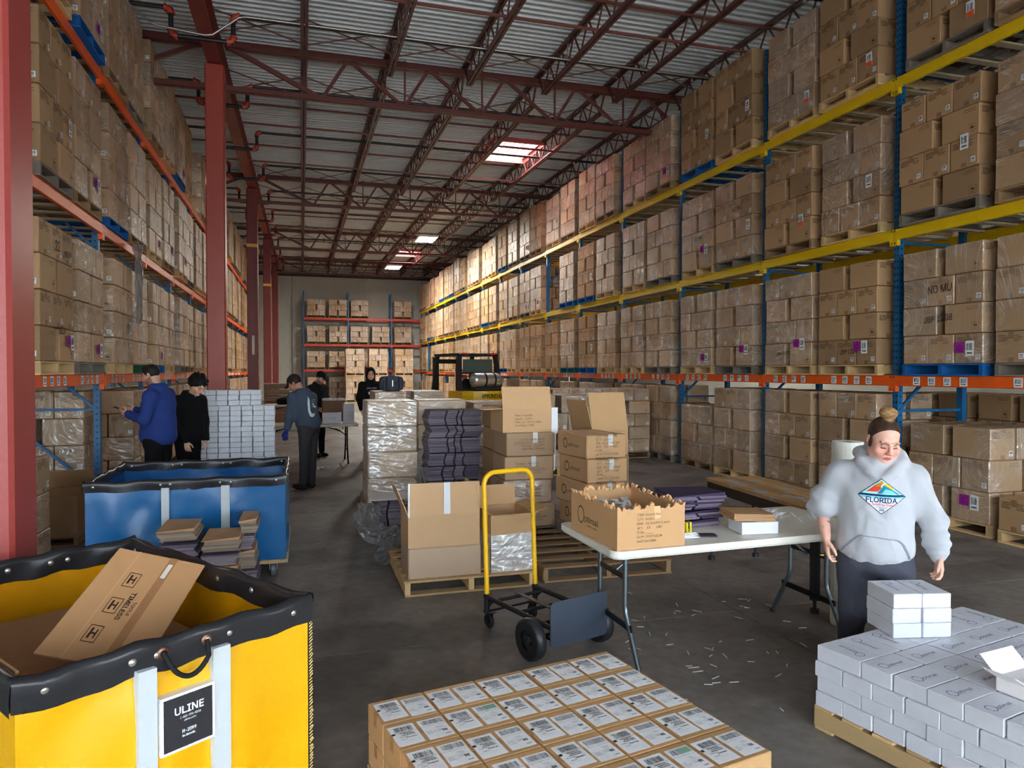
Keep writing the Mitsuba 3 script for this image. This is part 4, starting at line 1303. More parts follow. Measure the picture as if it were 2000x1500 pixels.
def folding_table(label, x, y, deg, w=1.83, d=.80, h=.74, steel=(112, 122, 126)):
    t = thing('folding_table', label, 'table')
    F = frame((x, y, 0), deg)
    b = MB((214, 210, 196))
    b.tm(slab_mesh(w, d, .06, .034), None, None, (0, 0, h - .034))
    b.tm(slab_mesh(w - .02, d - .02, .055, .014), (190, 188, 176), None, (0, 0, h - .048))
    b.put(part(t, 'tabletop'), 'table_plastic', False, F)
    for s in (-1, 1):
        xl = s * (w / 2 - .19)
        for k in (-1, 1):
            y0, y1 = k * .17, k * (d / 2 - .05)
            MB(steel).tube([(xl, y0, h - .045), (xl, y0, .36), (xl, y0 + k * .01, .31), (xl, y0 + k * .05, .24), (xl, y1 - k * .02, .05), (xl, y1, .012)], .015, n=10).put(part(t, 'leg'), 'metal', True, F)
            MB((40, 40, 42)).tube([(xl, y1, 0), (xl, y1, .02)], .018, n=10).put(part(t, 'foot_cap'), 'matte', True, F)
        MB((58, 60, 62)).bar((xl, -.17, .52), (xl, .17, .52), .012, .03).put(part(t, 'crossbar'), 'metal', False, F)
        MB((48, 50, 52)).bar((xl, -.25, .24), (xl, .25, .24), .012, .035).put(part(t, 'crossbar'), 'metal', False, F)
        b = MB(steel)
        b.tube([(xl, 0, .50), (xl - s * .14, 0, .60), (xl - s * .46, 0, h - .05)], .010, n=8)
        b.tube([(xl - s * .12, 0, .585), (xl - s * .22, 0, .63)], .016, n=8)
        b.put(part(t, 'brace'), 'metal', True, F)
    return t


def plastic_bump(p, n, uv):
    return 0.0015 * fbm(p.x * 40, p.y * 40, p.z * 40, 2)


scene['table_plastic'] = two({'type': 'bumpmap', 'arbitrary': proc(plastic_bump, 2e-3), 'scale': 1.0, 'bsdf': {'type': 'principled', 'base_color': VC, 'roughness': .45, 'specular': .4}})
folding_table('white plastic folding table with grey steel legs beside the woman', 2.525, 3.965, 1.8)
folding_table('far white folding table under the brown box and the small white boxes', .08, 13.85, 2, steel=(40, 40, 42))
folding_table('farthest white folding table with a black coat on it', .15, 22.0, 0, w=2.4, steel=(40, 40, 42))

t = thing('wooden_bench_table', 'long narrow worn wooden bench table with black frame behind the white table', 'table')
F = frame((3.77, 4.95, 0), -3.5)
for i in range(4):
    MB(np.array((172, 134, 90)) * (1, .93, 1.05, .97)[i]).cbox((-.26 + .131 * i, -.78, .715), (-.26 + .131 * i + .129, .78, .748), .003).put(part(t, 'plank'), 'worn_wood', False, F)
b = MB((34, 34, 36))
for a, c in (((-.25, -.77), (-.21, .77)), ((.22, -.77), (.26, .77)), ((-.21, -.77), (.22, -.73)), ((-.21, .73), (.22, .77))):
    b.box((a[0], a[1], .63), (c[0], c[1], .714))
b.put(part(t, 'apron'), 'paint', False, F)
for x in (-.22, .23):
    for y in (-.74, .74):
        b = MB((34, 36, 38))
        b.box((x - .025, y - .025, .09), (x + .025, y + .025, .63))
        b.tube([(x, y, .03), (x, y, .1)], .012, n=8)
        b.tube([(x, y, 0), (x, y, .03)], .03, n=12)
        b.put(part(t, 'leg'), 'paint', False, F)


def worn_tex(p, n, uv):
    g = fbm(p.x * 38.0, p.y * 5.0, p.z * 20.0, 3)
    s = smoothstep(.60, .68, fbm(p.x * 9.0 + 3, p.y * 7.0, 4.0, 4))
    c = piece_colour(p, n, uv) * (.72 + .5 * g)
    return c * (1 - s) + mi.Color3f(.62, .58, .52) * s * .55 + mi.Color3f(.05, .035, .025) * s * .45


scene['worn_wood'] = two({'type': 'principled', 'base_color': proc(worn_tex), 'roughness': .6, 'specular': .35})
t = thing('film_roll', 'tall white roll of wrapping foam standing at the end of the white table', 'roll')
b = MB((214, 212, 200))
b.lathe([(0.03, 0), (.098, 0), (.102, .02), (.1, .5), (.101, 1.23), (.098, 1.25), (.03, 1.25)], (3.555, 3.975, 0), n=24, sharp=True)
b.lathe([(.03, 1.25), (.03, 1.20), (.0, 1.20)], (3.555, 3.975, 0), col=(120, 96, 70), n=14, sharp=True)
b.put(t, 'matte', False)

# things on the white table
t, F = open_carton('open brown carton with torn rim and round logo, on the white table', 1.845, 3.86, .742, .425, .62, .235, 2.5, (196, 152, 106), torn=True, seed=6)
b = MB((86, 62, 42))
for i, l in enumerate(it):
    b.text(l, .0135, (-.02 - .07, -.3104, .185 - .0245 * i), (1, 0, 0), (0, 0, 1), None, .0006, False, len(l) * .0092)
q = np.array([-.2129, 0, .115])
ring(b, q + [0, .165, 0], (0, -1, 0), (0, 0, 1), .047, .007)
b.text('ptimal', .036, q + [0, .112, -.032], (0, -1, 0), (0, 0, 1), None, .0006, False, .185)
b.text('vacuum sealers', .009, q + [0, .09, -.055], (0, -1, 0), (0, 0, 1), (122, 92, 64), .0006, False, .15)
b.put(part(t, 'print'), 'carton', False, F)
b = MB((214, 176, 130))
b.quad((.02, -.3106, .16), (.06, -.3106, .17), (.055, -.3106, .235), (.015, -.3106, .235))
b.put(part(t, 'torn_patch'), 'carton', False, F)
t = thing('bag_pile', 'clear plastic bags heaped inside the torn open carton', 'plastic bags', kind='stuff')
b = MB((190, 186, 180))
for i in range(36):
    q = random.Random(i + 5)
    c = np.array([1.845 + q.uniform(-.15, .15), 3.86 + q.uniform(-.25, .25), .76 + q.uniform(0, .05) + .10 * (q.random() < .5)])
    s = .05
    b.hexa([c + np.array([q.uniform(-s, s), q.uniform(-s, s), q.uniform(-.006, .006)]) for _ in range(4)] + [c + np.array([q.uniform(-s, s), q.uniform(-s, s), .02 + q.uniform(-.006, .01)]) for _ in range(4)])
b.put(t, 'matte', False)
z0 = .742
for i, h in enumerate((.028, .036, .034, .036)):
    flat_stack('purple_sheet_stack', 2.20 + .012 * (i % 2), 3.93 + .02 * (i % 3), z0, .36, .30, h, f'{["lowest", "second lowest", "second highest", "highest"][i]} bundle of dark purple folded cartons on the white table', 1 if i else 0, 'dark', seed=110 + i, deg=6 - 3 * i)
    z0 += h + .022
t = thing('phone', 'dark smartphone lying on the white table', 'phone')
b = MB((44, 34, 36))
b.cbox((-.075, -.036, .742), (.075, .036, .751), .003)
b.quad((-.071, -.033, .7512), (.071, -.033, .7512), (.071, .033, .7512), (-.071, .033, .7512), (20, 20, 24))
b.put(t, 'gloss', False, frame((2.30, 3.735, 0), -14))
t = thing('tape_dispenser', 'small yellow tape gun standing on the table beside the torn carton', 'tape dispenser')
b = MB((226, 206, 30))
for x in (-.014, .014):
    b.cbox((x - .006, -.01, .742), (x + .006, .02, .815), .003)
b.cbox((-.022, -.012, .742), (.022, .024, .756), .003)
b.box((-.008, -.002, .775), (.008, .012, .822), (60, 60, 30))
b.put(t, 'paint', False, frame((2.235, 3.80, 0), 10))


def strip_pile(label, x, y, z, n, seed, spread, length, deg):
    t = thing('tie_pile', label, 'ties', kind='stuff')
    b = MB((226, 228, 230))
    r = random.Random(seed)
    for i in range(n):
        a = math.radians(deg + r.uniform(-25, 25))
        c = np.array([x + r.uniform(-spread, spread), y + r.uniform(-spread * .6, spread * .6), z + .004 + r.uniform(0, .03)])
        d = np.array([math.cos(a), math.sin(a), r.uniform(-.04, .12)]) * length * r.uniform(.35, .5)
        p = c - d
        p[2] = max(p[2], z + .003)
        b.bar(p, c + d, .006, .0025)
    b.put(t, 'matte', False)


strip_pile('small fan of white twist ties lying beside the torn carton', 2.17, 3.70, .742, 30, 1, .03, .11, -20)
strip_pile('heap of white twist ties on the far right part of the white table', 3.02, 4.10, .742, 70, 2, .08, .13, 25)
strip_pile('scatter of white twist ties at the right end of the white table', 3.2, 3.95, .742, 12, 3, .1, .1, 60)


def white_box(label, pos, deg, w=.150, d=.235, h=.0725, logo=1, group=None, r=.003):
    """A small white carton; logo 1 reads towards -y, -1 towards +y, 2 along +x, -2 along -x, 0 none."""
    t = thing('white_box', label, 'box', group)
    F = frame(pos, deg)
    k = (w, d, h, logo, r)
    if k not in _cart:
        b = MB((204, 206, 212))
        b.cbox((-w / 2 + .0022, -d / 2 + .0022, .0008), (w / 2 - .0022, d / 2 - .0022, h - .0004), r)
        if logo:
            p = MB((104, 84, 150))
            L = d if abs(logo) == 1 else w
            ex = {1: (0, -1, 0), -1: (0, 1, 0), 2: (1, 0, 0), -2: (-1, 0, 0)}[logo]
            ex = np.array(ex, float)
            ey = np.cross((0, 0, 1.0), ex)
            o = np.array([0, 0, h - .0004])
            ring(p, o - ex * L * .26, ex, ey, .022, .0032)
            p.text('ptimal', .018, o - ex * L * .155 - ey * .017, ex, ey, (96, 92, 104), .0004, False, L * .40)
            p.quad(*(o + ex * L * u + ey * v + np.array([0, 0, .0005]) for u, v in ((-.1, -.028), (.22, -.028), (.22, -.0265), (-.1, -.0265))), (150, 146, 156))
            _cart[k] = (b.shape('white_card', False), p.shape('matte', False))
        else:
            _cart[k] = (b.shape('white_card', False), None)
    body, pr_ = _cart[k]
    scene[part(t, 'carton_body')] = {**body, 'to_world': F}
    if pr_:
        scene[part(t, 'logo')] = {**pr_, 'to_world': F}
    return t


scene['white_card'] = two({'type': 'principled', 'base_color': VC, 'roughness': .5, 'specular': .4})
white_box('larger plain white box on the table under the brown sheets', (2.66, 3.76, .742), -8, .24, .19, .075, 0)
t = thing('brown_sheets', 'stack of brown carton sheets lying on the white box on the table', 'cardboard')
for i in range(9):
    r = random.Random(i)
    MB(np.array((170, 130, 92)) * r.uniform(.92, 1.05)).hexa([(-.16, -.10, .819 + .0048 * i + .012), (.10, -.11, .819 + .0048 * i), (.11, .11, .819 + .0048 * i), (-.15, .11, .819 + .0048 * i + .012),
                                                               (-.16, -.10, .8234 + .0048 * i + .012), (.10, -.11, .8234 + .0048 * i), (.11, .11, .8234 + .0048 * i), (-.15, .11, .8234 + .0048 * i + .012)]).put(part(t, 'sheet'), 'carton', False, frame((2.645 + r.uniform(-.004, .004), 3.765, 0), -6 + r.uniform(-1, 1)))

# ------------------------------------------------------------------ labelled shipping cartons in the foreground
DEG = 11.0
c0, ux, uy = np.array([.248, 2.902]), np.array([math.cos(math.radians(DEG)), math.sin(math.radians(DEG))]), np.array([math.sin(math.radians(DEG)), -math.cos(math.radians(DEG))])
CW, CD, CH = .2344, .2034, .122
ctr = c0 + ux * CW * 2.5 + uy * CD * 2.5
pallet_thing('pallet under the shipping cartons in the foreground', (ctr[0], ctr[1], 0), DEG, 'pine', 1.18, 1.02, .136, seed=40)
row = ['back row', 'second row', 'third row', 'fourth row', 'front row']
cn5 = ['leftmost', 'second from left', 'third from left', 'fourth from left', 'rightmost']


def ship_labels(j, variant):
    b = MB((228, 228, 226))
    r = random.Random(variant)
    off = r.uniform(-.006, .006)
    for k, x0 in enumerate((-.108 + off, .006 + off * .3)):
        y0, z = -.078 + r.uniform(-.006, .006), CH + .0004
        w, h = .100, .150
        q = lambda u0, v0, u1, v1, c, t=.0006: b.quad(*((x0 + u * w, y0 + v * h, z + t) for u, v in ((u0, v0), (u1, v0), (u1, v1), (u0, v1))), c)  # noqa: E731,B023
        b.box((x0, y0, z - .0004), (x0 + w, y0 + h, z))
        ink = (52, 52, 54) if k == 0 else (112, 112, 114)
        x, rr = (.18 if k == 0 else .12), random.Random(variant * 7 + k)
        end = .86 if k == 0 else .95
        while x < end:
            d = rr.choice((.012, .02, .034))
            q(x, .68 if k == 0 else .72, min(x + d, end), .90 if k == 0 else .94, ink)
            x += d + rr.choice((.014, .02, .028))
        q(.02, .64, .98, .648, ink)
        if k == 0:
            q(0, .555, .13, .635, (26, 26, 28))
            for i, (u, wd, bd) in enumerate(((.30, .5, 1), (.38, .46, 1), (.30, .55, 1), (.12, .42, 0), (.45, .4, 1), (.2, .25, 0))):
                v = .585 - .062 * i
                x = u
                while x < u + wd:
                    d = rr.choice((.03, .05, .07))
                    q(x, v, min(x + d, u + wd), v + (.034 if bd else .016), ink)
                    x += d + .014
            q(.05, .20, .7, .205, (150, 150, 152))
        else:
            q(.5, .60, .505, .68, ink)
            q(.02, .42, .98, .425, (150, 150, 152))
            q(.40, .1, .405, .42, (150, 150, 152))
            for u, v in ((.50, .52), (.56, .47), (.05, .36), (.05, .30), (.05, .24), (.45, .36), (.45, .30)):
                q(u, v, u + rr.uniform(.18, .32), v + .014, (140, 140, 142))
            for u in (.68, .745, .81):
                q(u, .26, u + .045, .36, (70, 70, 72))
            q(.68, .1, .9, .13, (120, 120, 124))
            if variant % 4 == 1:
                q(.45, .72, .95, .94, (132, 168, 142), .0012)
    return b.shape('matte', False)


SHIP = [ship_labels(0, v) for v in range(5)]
_sc = []
for i in range(4):
    b = MB(np.array((190, 148, 100)) * (1, .95, 1.03, .98)[i])
    b.cbox((-CW / 2 + .0015, -CD / 2 + .0015, .001), (CW / 2 - .0015, CD / 2 - .0015, CH), .004)
    b.quad((-CW / 2, -.02, CH + .0003), (CW / 2, -.02, CH + .0003), (CW / 2, .02, CH + .0003), (-CW / 2, .02, CH + .0003), (168, 126, 82))
    b.quad((-CW / 2 + .001, -.02, .07), (-CW / 2 + .001, -.02, CH), (-CW / 2 + .001, .02, CH), (-CW / 2 + .001, .02, .07), (160, 120, 78))
    _sc.append(b.shape('carton', False))
for lay in (0, 1):
    for i in range(5):
        for j in range(5):
            r = random.Random(lay * 100 + i * 10 + j)
            p = c0 + ux * CW * (j + .5 + r.uniform(-.004, .004)) + uy * CD * (i + .5 + r.uniform(-.004, .004))
            t = thing('shipping_carton', f'{"labelled" if lay else "lower layer"} shipping carton, {cn5[j]} in the {row[i]} of the foreground pallet', 'box', None)
            F = frame((p[0], p[1], .137 + lay * (CH + .0008)), DEG + r.uniform(-.2, .2))
            scene[part(t, 'carton_body')] = {**_sc[r.randrange(4)], 'to_world': F}
            if lay:
                scene[part(t, 'address_labels')] = {**SHIP[r.randrange(5)], 'to_world': F}
                labels[t + '__address_labels'] = {'label': 'two white labels with barcodes'}

# ------------------------------------------------------------------ white boxes on the pallet at the right
c0, ang = np.array([2.372, 2.847]), math.radians(11.5)
ux, uy = np.array([math.cos(ang), math.sin(ang)]), np.array([math.sin(ang), -math.cos(ang)])
ctr = c0 + ux * .595 + uy * .50
pallet_thing('wooden pallet under the white boxes in the right foreground', (ctr[0], ctr[1], 0), math.degrees(ang), 'pine', 1.19, 1.02, .115, seed=50)
cname = ['top', 'second', 'third', 'bottom']
for lay in range(4):
    z = .117 + .0732 * (3 - lay)
    cells = []
    flip = lay % 2 == 1
    for j in range(8):
        cells.append(((j + .5) * .1495, .118 if not flip else .99 - .118, 0, [-1, 1, 1, 1, -1, 1, -1, -1][j], 'back crosswise row', j))
    for i in range(5):
        for j in range(5):
            cells.append(((j + .5) * .2385, (.238 + (i + .5) * .1505) if not flip else (i + .5) * .1505, 90, -1 if (i, j) == (2, 1) else 1, ['first', 'second', 'third', 'fourth', 'fifth'][i] + ' lengthwise row', j))
    for u, v, a, lg, rn, j in cells:
        r = random.Random(int(u * 1e4 + v * 1e3 + lay))
        if lay and .25 < u < .95 and .25 < v < .75:
            continue
        p = c0 + ux * (u + r.uniform(-.002, .002)) + uy * (v + r.uniform(-.002, .002))
        out = -.012 if lay == 1 else -.004 if lay == 3 else 0
        out += r.uniform(-.004, .004)
        p = p + ux * (out if u < .3 else 0)
        white_box(f'white box, {cname[lay]} course of the right pallet, {rn}, {ORD[j]} from left', (p[0], p[1], z), math.degrees(ang) + (-90 if a else 0) + r.uniform(-.5, .5), h=.0728, logo=(-lg if a else lg) if lay == 0 else 0)
for c in range(2):
    for k in range(3):
        r = random.Random(c * 5 + k)
        a = math.radians(-13)
        p = np.array([2.778, 2.796]) + np.array([math.cos(a), math.sin(a)]) * (.076 + .153 * c) + np.array([-math.sin(a), math.cos(a)]) * .118
        white_box(f'white box, {["bottom", "middle", "top"][k]} of the {["left", "right"][c]} column of six boxes before the woman', (p[0] + r.uniform(-.003, .003), p[1], .4115 + .0734 * k), -13 + r.uniform(-.5, .5), logo=1 if k == 2 else 0)
t = thing('white_box_open', 'open white box with raised lid lying at the right edge on the white boxes', 'box')
F = frame((2.86, 2.17, .4115), 8)
b = MB((226, 222, 220))
b.cbox((-.11, -.07, 0), (.11, .07, .06), .002)
b.hexa([(-.115, .07, .058), (-.115, -.07, .058), (-.112, -.07, .058), (-.112, .07, .058), (-.20, .075, .11), (-.20, -.06, .11), (-.197, -.06, .112), (-.197, .075, .112)])
b.hexa([(-.11, .068, .06), (.11, .068, .06), (.11, .072, .06), (-.11, .072, .06), (-.12, .13, .13), (.10, .13, .13), (.10, .133, .13), (-.12, .133, .13)])
b.put(t, 'white_card', False, F)

# ------------------------------------------------------------------ the far wall of white boxes
pallet_thing('pallet under the tall wall of small white boxes', (-.90, 10.93, 0), 0, 'brown', 1.12, .5, .12, seed=60)
for r_ in range(18):
    for c in range(7):
        top = 17 - r_
        if (top < 3 and c == 6):
            continue
        q = random.Random(r_ * 31 + c)
        dy = .05 if top < 3 else .03 if (top < 6 and c > 1) else .0
        if top >= 6 and c >= 3:
            dy = -.03
        if top >= 9 and c < 3:
            dy = -.03
        sh = (-.03 if top < 3 else 0) + (.02 if top >= 13 else 0)
        white_box(f'white box in the far stacked wall, {ORD[c]} from left, {ORD[top]} row from the top', (-1.37 + .153 * c + sh + q.uniform(-.005, .005), 10.90 + dy + q.uniform(-.005, .005), .121 + .0742 * r_), q.uniform(-1, 1), .150, .235, .0736, 0, None, .007)

# on the far table
t = thing('brown_carton', 'brown carton with tissue on top, on the far folding table behind the grey-hoodie worker', 'box')
b = MB((120, 88, 62))
b.cbox((.36, 13.72, .955), (.76, 14.1, 1.16), .01)
b.put(t, 'carton', False)
t = thing('tissue_heap', 'white tissue paper heaped on the far brown carton', 'paper', kind='stuff')
b = MB((206, 206, 204))
for i in range(40):
    q = random.Random(i)
    c = np.array([.56 + q.uniform(-.16, .2), 13.9 + q.uniform(-.12, .12), 1.165])
    b.hexa([c + np.array([q.uniform(-.05, .05), q.uniform(-.05, .05), 0]) for _ in range(4)] + [c + np.array([q.uniform(-.06, .06), q.uniform(-.06, .06), q.uniform(.01, .05)]) for _ in range(4)])
b.put(t, 'matte', False)
t = thing('white_carton', 'larger white carton with a small round logo on the far folding table', 'box')
b = MB((216, 212, 216))
b.cbox((.36, 13.60, .742), (.70, 13.96, .952), .012)
ring(b, (.57, 13.5995, .85), (1, 0, 0), (0, 0, 1), .022, .005, (120, 118, 124))
b.box((.46, 13.599, .845), (.55, 13.60, .852), (150, 148, 152))
b.put(t, 'white_card', False)
for k in range(5):
    white_box(f'white box, {ORD[k]} from the bottom of the small stack on the far folding table', (.83, 13.62, .742 + .0745 * k), 1, .2, .2, .074, 0)
t = thing('coat', 'black coat heaped on the farthest folding table', 'coat')
m = trimesh.creation.icosphere(3, 1.0)
v = m.vertices * [.34, .25, .17]
v = v * (1 + .3 * (meshkit.fbm(m.vertices * 2.2, 3, 4)[:, None] - .5))
v[:, 2] = np.maximum(v[:, 2], -.06)
MB((18, 18, 20)).raw(v + [-.38, 21.95, .803], m.faces).put(t, 'cloth', True)
t = thing('litter', 'crumpled white paper on the floor under the far folding table', 'paper')
b = MB((200, 200, 196))
for i in range(9):
    q = random.Random(i)
    c = np.array([.30 + q.uniform(-.1, .1), 12.9 + q.uniform(-.08, .08), .0])
    b.hexa([c + np.array([q.uniform(-.05, .05), q.uniform(-.05, .05), 0]) for _ in range(4)] + [c + np.array([q.uniform(-.05, .05), q.uniform(-.05, .05), q.uniform(.01, .04)]) for _ in range(4)])
b.put(t, 'matte', False)
for i in range(5):
    flat_stack('carton_bundle', -1.15 + .02 * (i % 2), 23.6,   .4 + .19 * i, .75, .5, .15, f'far bundle of flattened cartons, {ORD[i]} from the bottom of the pile beyond the tables', 0, 'brown', 6, seed=120 + i)
closed_carton('brown carton under the far pile of flattened cartons', -.78, 23.85, 0, .8, .55, .398, 0, (140, 104, 74), tape=False)

# grey duffel bag
t = thing('duffel_bag', 'grey duffel bag with pockets lying on a wrapped pallet beside the hooded worker', 'bag')
F = frame((1.27, 10.62, 1.43), 3)
b = MB((72, 76, 84))
m = trimesh.creation.icosphere(3, 1.0)
s = np.sign(m.vertices) * np.abs(m.vertices) ** .45
b.raw(s * [.175, .11, .11] + [0, 0, .11], m.faces)
b.put(part(t, 'body'), 'cloth', True, F)
for x in (-.09, .09):
    MB((64, 68, 76)).cbox((x - .055, -.128, .02), (x + .055, -.10, .15), .012).put(part(t, 'pocket'), 'cloth', False, F)
    MB((32, 32, 36)).cbox((x - .012, -.135, .0), (x + .012, -.128, .20), .002).put(part(t, 'strap'), 'matte', False, F)
b = MB((190, 190, 194))
b.box((-.006, -.122, .07), (.006, -.118, .16)), b.box((-.10, -.134, .155), (-.085, -.129, .17)), b.box((.085, -.134, .155), (.10, -.129, .17))
b.put(part(t, 'buckles'), 'metal', False, F)

# ------------------------------------------------------------------ platform hand truck
t = thing('hand_truck', 'black platform hand truck with tall yellow tube handle, in front of the white table', 'hand truck')
u = np.array([.306, -.952, 0])
w_ = np.array([.952, .306, 0])
o = np.array([1.185, 4.58, 0])
R = np.stack([u, w_, np.array([0, 0, 1.0])], 1)
W = mi.ScalarTransform4f(np.block([[R @ np.diag([1, 1, 1]), o[:, None]], [np.zeros((1, 3)), np.ones((1, 1))]]).tolist())
hw, L = .40, .70
YH, BK = (232, 178, 10), (30, 32, 36)
pts = [(-.01, 0, .235), (-.045, .0, .92)] + [tuple(q) for q in arc((-.048, .085, .955), .085, PI, PI / 2, (0, 1, 0), (-.04, 0, 1), 7)] + [tuple(q) for q in arc((-.048, hw - .085, .955), .085, PI / 2, 0, (0, 1, 0), (-.04, 0, 1), 7)] + [(-.045, hw, .92), (-.01, hw, .235)]
MB(YH).tube(pts, .0165, n=12).put(part(t, 'handle'), 'paint', True, W)
for y in (0, hw):
    MB(BK).tube([(-.03, y, .215), (L, y, .215)], .017, n=10).put(part(t, 'side_rail'), 'paint', True, W)
    MB(BK).tube([(-.012, y, .10), (-.012, y, .235)], .018, n=10).put(part(t, 'post'), 'paint', True, W)
    MB(BK).hexa([(-.02, y - .003, .12), (.07, y - .003, .2), (.07, y + .003, .2), (-.02, y + .003, .12), (-.02, y - .003, .2), (.07, y - .003, .205), (.07, y + .003, .205), (-.02, y + .003, .2)]).put(part(t, 'gusset'), 'paint', False, W)
for x in (.09, .36, .60):
    MB(BK).tube([(x, 0, .212), (x, hw, .212)], .012, n=8).put(part(t, 'cross_tube'), 'paint', True, W)
MB((44, 46, 50)).bar((.05, hw / 2, .225), (L, hw / 2, .225), .035, .006).put(part(t, 'center_slat'), 'paint', False, W)
m = slab_mesh(.44, .27, .03, .006)
MB((58, 66, 78)).tm(m, None, np.array([[0, 0, 1.0], [1, 0, 0], [0, 1, 0]]), (L + .012, hw / 2, .235)).put(part(t, 'nose_plate'), 'paint', False, W)
MB(BK).tube([(.58, -.10, .127), (.58, hw + .10, .127)], .011, n=8).put(part(t, 'axle'), 'paint', True, W)
MB(BK).tube([(-.01, .0, .115), (-.01, hw, .115)], .008, n=8).put(part(t, 'axle'), 'paint', True, W)
for y in (0.03, hw - .03):
    MB(BK).tube([(L - .01, y, .13), (.58, y, .127)], .010, n=8).put(part(t, 'stay'), 'paint', True, W)
    MB((70, 72, 76)).hexa([(.42, y - .05, .135), (.60, y - .05, .20), (.60, y + .05, .20), (.42, y + .05, .135), (.42, y - .05, .139), (.60, y - .05, .204), (.60, y + .05, .204), (.42, y + .05, .139)]).put(part(t, 'fender'), 'metal', False, W)
for y in (-.065, hw + .065):
    k = part(t, 'wheel')
    MB((38, 40, 42)).lathe([(.06, -.032), (.105, -.036), (.122, -.028), (.127, 0), (.122, .028), (.105, .036), (.06, .032)], (.58, y, .127), (0, 1, 0), n=30).put(k, 'paint', True, W)
    b = MB((92, 96, 100))
    b.lathe([(0, -.03), (.03, -.03), (.035, -.012), (.066, -.018), (.066, .018), (.035, .012), (.03, .03), (0, .03)], (.58, y, .127), (0, 1, 0), n=22)
    b.put(k + '__hub', 'metal', False, W)
for y in (0.02, hw - .02):
    k = part(t, 'caster')
    b = MB((60, 62, 66))
    b.box((-.045, y - .03, .108), (.03, y + .03, .114))
    b.box((-.03, y - .02, .04), (.005, y - .016, .11)), b.box((-.03, y + .016, .04), (.005, y + .02, .11))
    b.put(k, 'metal', False, W)
    MB((36, 36, 38)).lathe([(0, -.012), (.042, -.013), (.05, -.006), (.05, .006), (.042, .013), (0, .012)], (-.015, y, .05), (0, 1, 0), n=20).put(k + '__wheel', 'paint', False, W)

# ------------------------------------------------------------------ forklift
t = thing('forklift', 'yellow and black forklift seen from behind, silver gas bottle on its back', 'forklift')
W = frame((3.80, 14.55, 0), 14)
FY_, FB = (232, 180, 12), (24, 25, 27)
b = MB(FY_)
poly = [(-.56, .45), (-.56, 1.02), (-.50, 1.10), (.50, 1.10), (.56, 1.02), (.56, .45), (.40, .30), (-.40, .30)]
m = trimesh.creation.extrude_polygon(Polygon([(-.56, .12), (-.40, -.05), (-.15, -.13), (.15, -.13), (.40, -.05), (.56, .12), (.56, .75), (-.56, .75)]).buffer(.03, 4), .78)
b.tm(m, None, None, (0, 0, .52))
b.put(part(t, 'counterweight'), 'gloss', False, W)
b = MB((30, 28, 24))
b.text('HYUNDAI', .085, (-.24, -.164, 1.155), (1, 0, 0), (0, 0, 1), None, .004, True, .46)
b.put(part(t, 'lettering'), 'paint', False, W)
b = MB(FB)
b.cbox((-.50, .70, .35), (.50, 2.0, .80), .03)
b.cbox((-.34, .5, 1.28), (.34, .78, 1.36), .02)
b.put(part(t, 'chassis'), 'paint', False, W)
b = MB(FB)
b.cbox((-.27, .75, .80), (.27, 1.25, 1.0), .05), b.cbox((-.25, .72, 1.0), (.25, .86, 1.55), .05)
b.put(part(t, 'seat'), 'matte', False, W)
for x in (-.50, .50):
    MB(FB).bar((x, .40, 1.25), (x * .88, .55, 2.08), .075, .09).put(part(t, 'guard_post'), 'paint', False, W)
    MB(FB).bar((x, 1.9, .8), (x * .88, 1.65, 2.08), .07, .08).put(part(t, 'guard_post'), 'paint', False, W)
b = MB(FB)
b.cbox((-.50, .48, 2.05), (.50, 1.75, 2.11), .02)
b.put(part(t, 'guard_roof'), 'paint', False, W)
for x in (-.34, .34):
    MB((190, 30, 36)).cbox((x - .07, .455, 2.075), (x + .07, .485, 2.115), .006).put(part(t, 'tail_lamp'), 'gloss', False, W)
MB((70, 84, 74)).box((-.36, .52, 1.70), (.36, .528, 1.98)).put(part(t, 'rear_window'), 'gloss', False, W)
b = MB(FB)
for x in (-.42, .42):
    b.bar((x, .52, 1.1), (x, .52, 2.05), .04, .03)
b.bar((-.42, .52, 1.68), (.42, .52, 1.68), .03, .04)
b.put(part(t, 'window_frame'), 'paint', False, W)
MB((206, 206, 204)).lathe([(0, -.02), (.08, 0), (.145, .04), (.155, .10), (.155, .60), (.145, .66), (.08, .70), (.08, .76), (0, .76)], (-.30, .26, 1.53), (1, 0, 0), n=24).put(part(t, 'gas_bottle'), 'metal', True, W)
for x in (.0, .22):
    MB((30, 30, 32)).lathe([(.158, -.02), (.162, -.02), (.162, .02), (.158, .02)], (x, .26, 1.53), (1, 0, 0), n=24, sharp=True).put(part(t, 'bottle_strap'), 'paint', False, W)
b = MB(FB)
b.cbox((-.24, .12, 1.30), (.40, .42, 1.39), .02)
b.put(part(t, 'bottle_cradle'), 'paint', False, W)
for x in (-.30, .30):
    b = MB(FB)
    b.box((x - .05, 2.0, .05), (x + .05, 2.14, 2.05))
    b.put(part(t, 'mast_rail'), 'paint', False, W)
b = MB(FB)
b.box((-.25, 2.02, 1.9), (.25, 2.1, 2.0)), b.box((-.25, 2.02, .3), (.25, 2.1, .4))
b.put(part(t, 'mast_crossbar'), 'paint', False, W)
for x in (-.46, .46):
    for y, rr in ((.35, .24), (1.65, .29)):
        MB((28, 28, 30)).lathe([(.1, -.09), (rr - .02, -.09), (rr, -.06), (rr, .06), (rr - .02, .09), (.1, .09), (.1, -.09)], (x * (1.08 if y > 1 else .95), y, rr), (1, 0, 0), n=28).put(part(t, 'wheel'), 'paint', False, W)

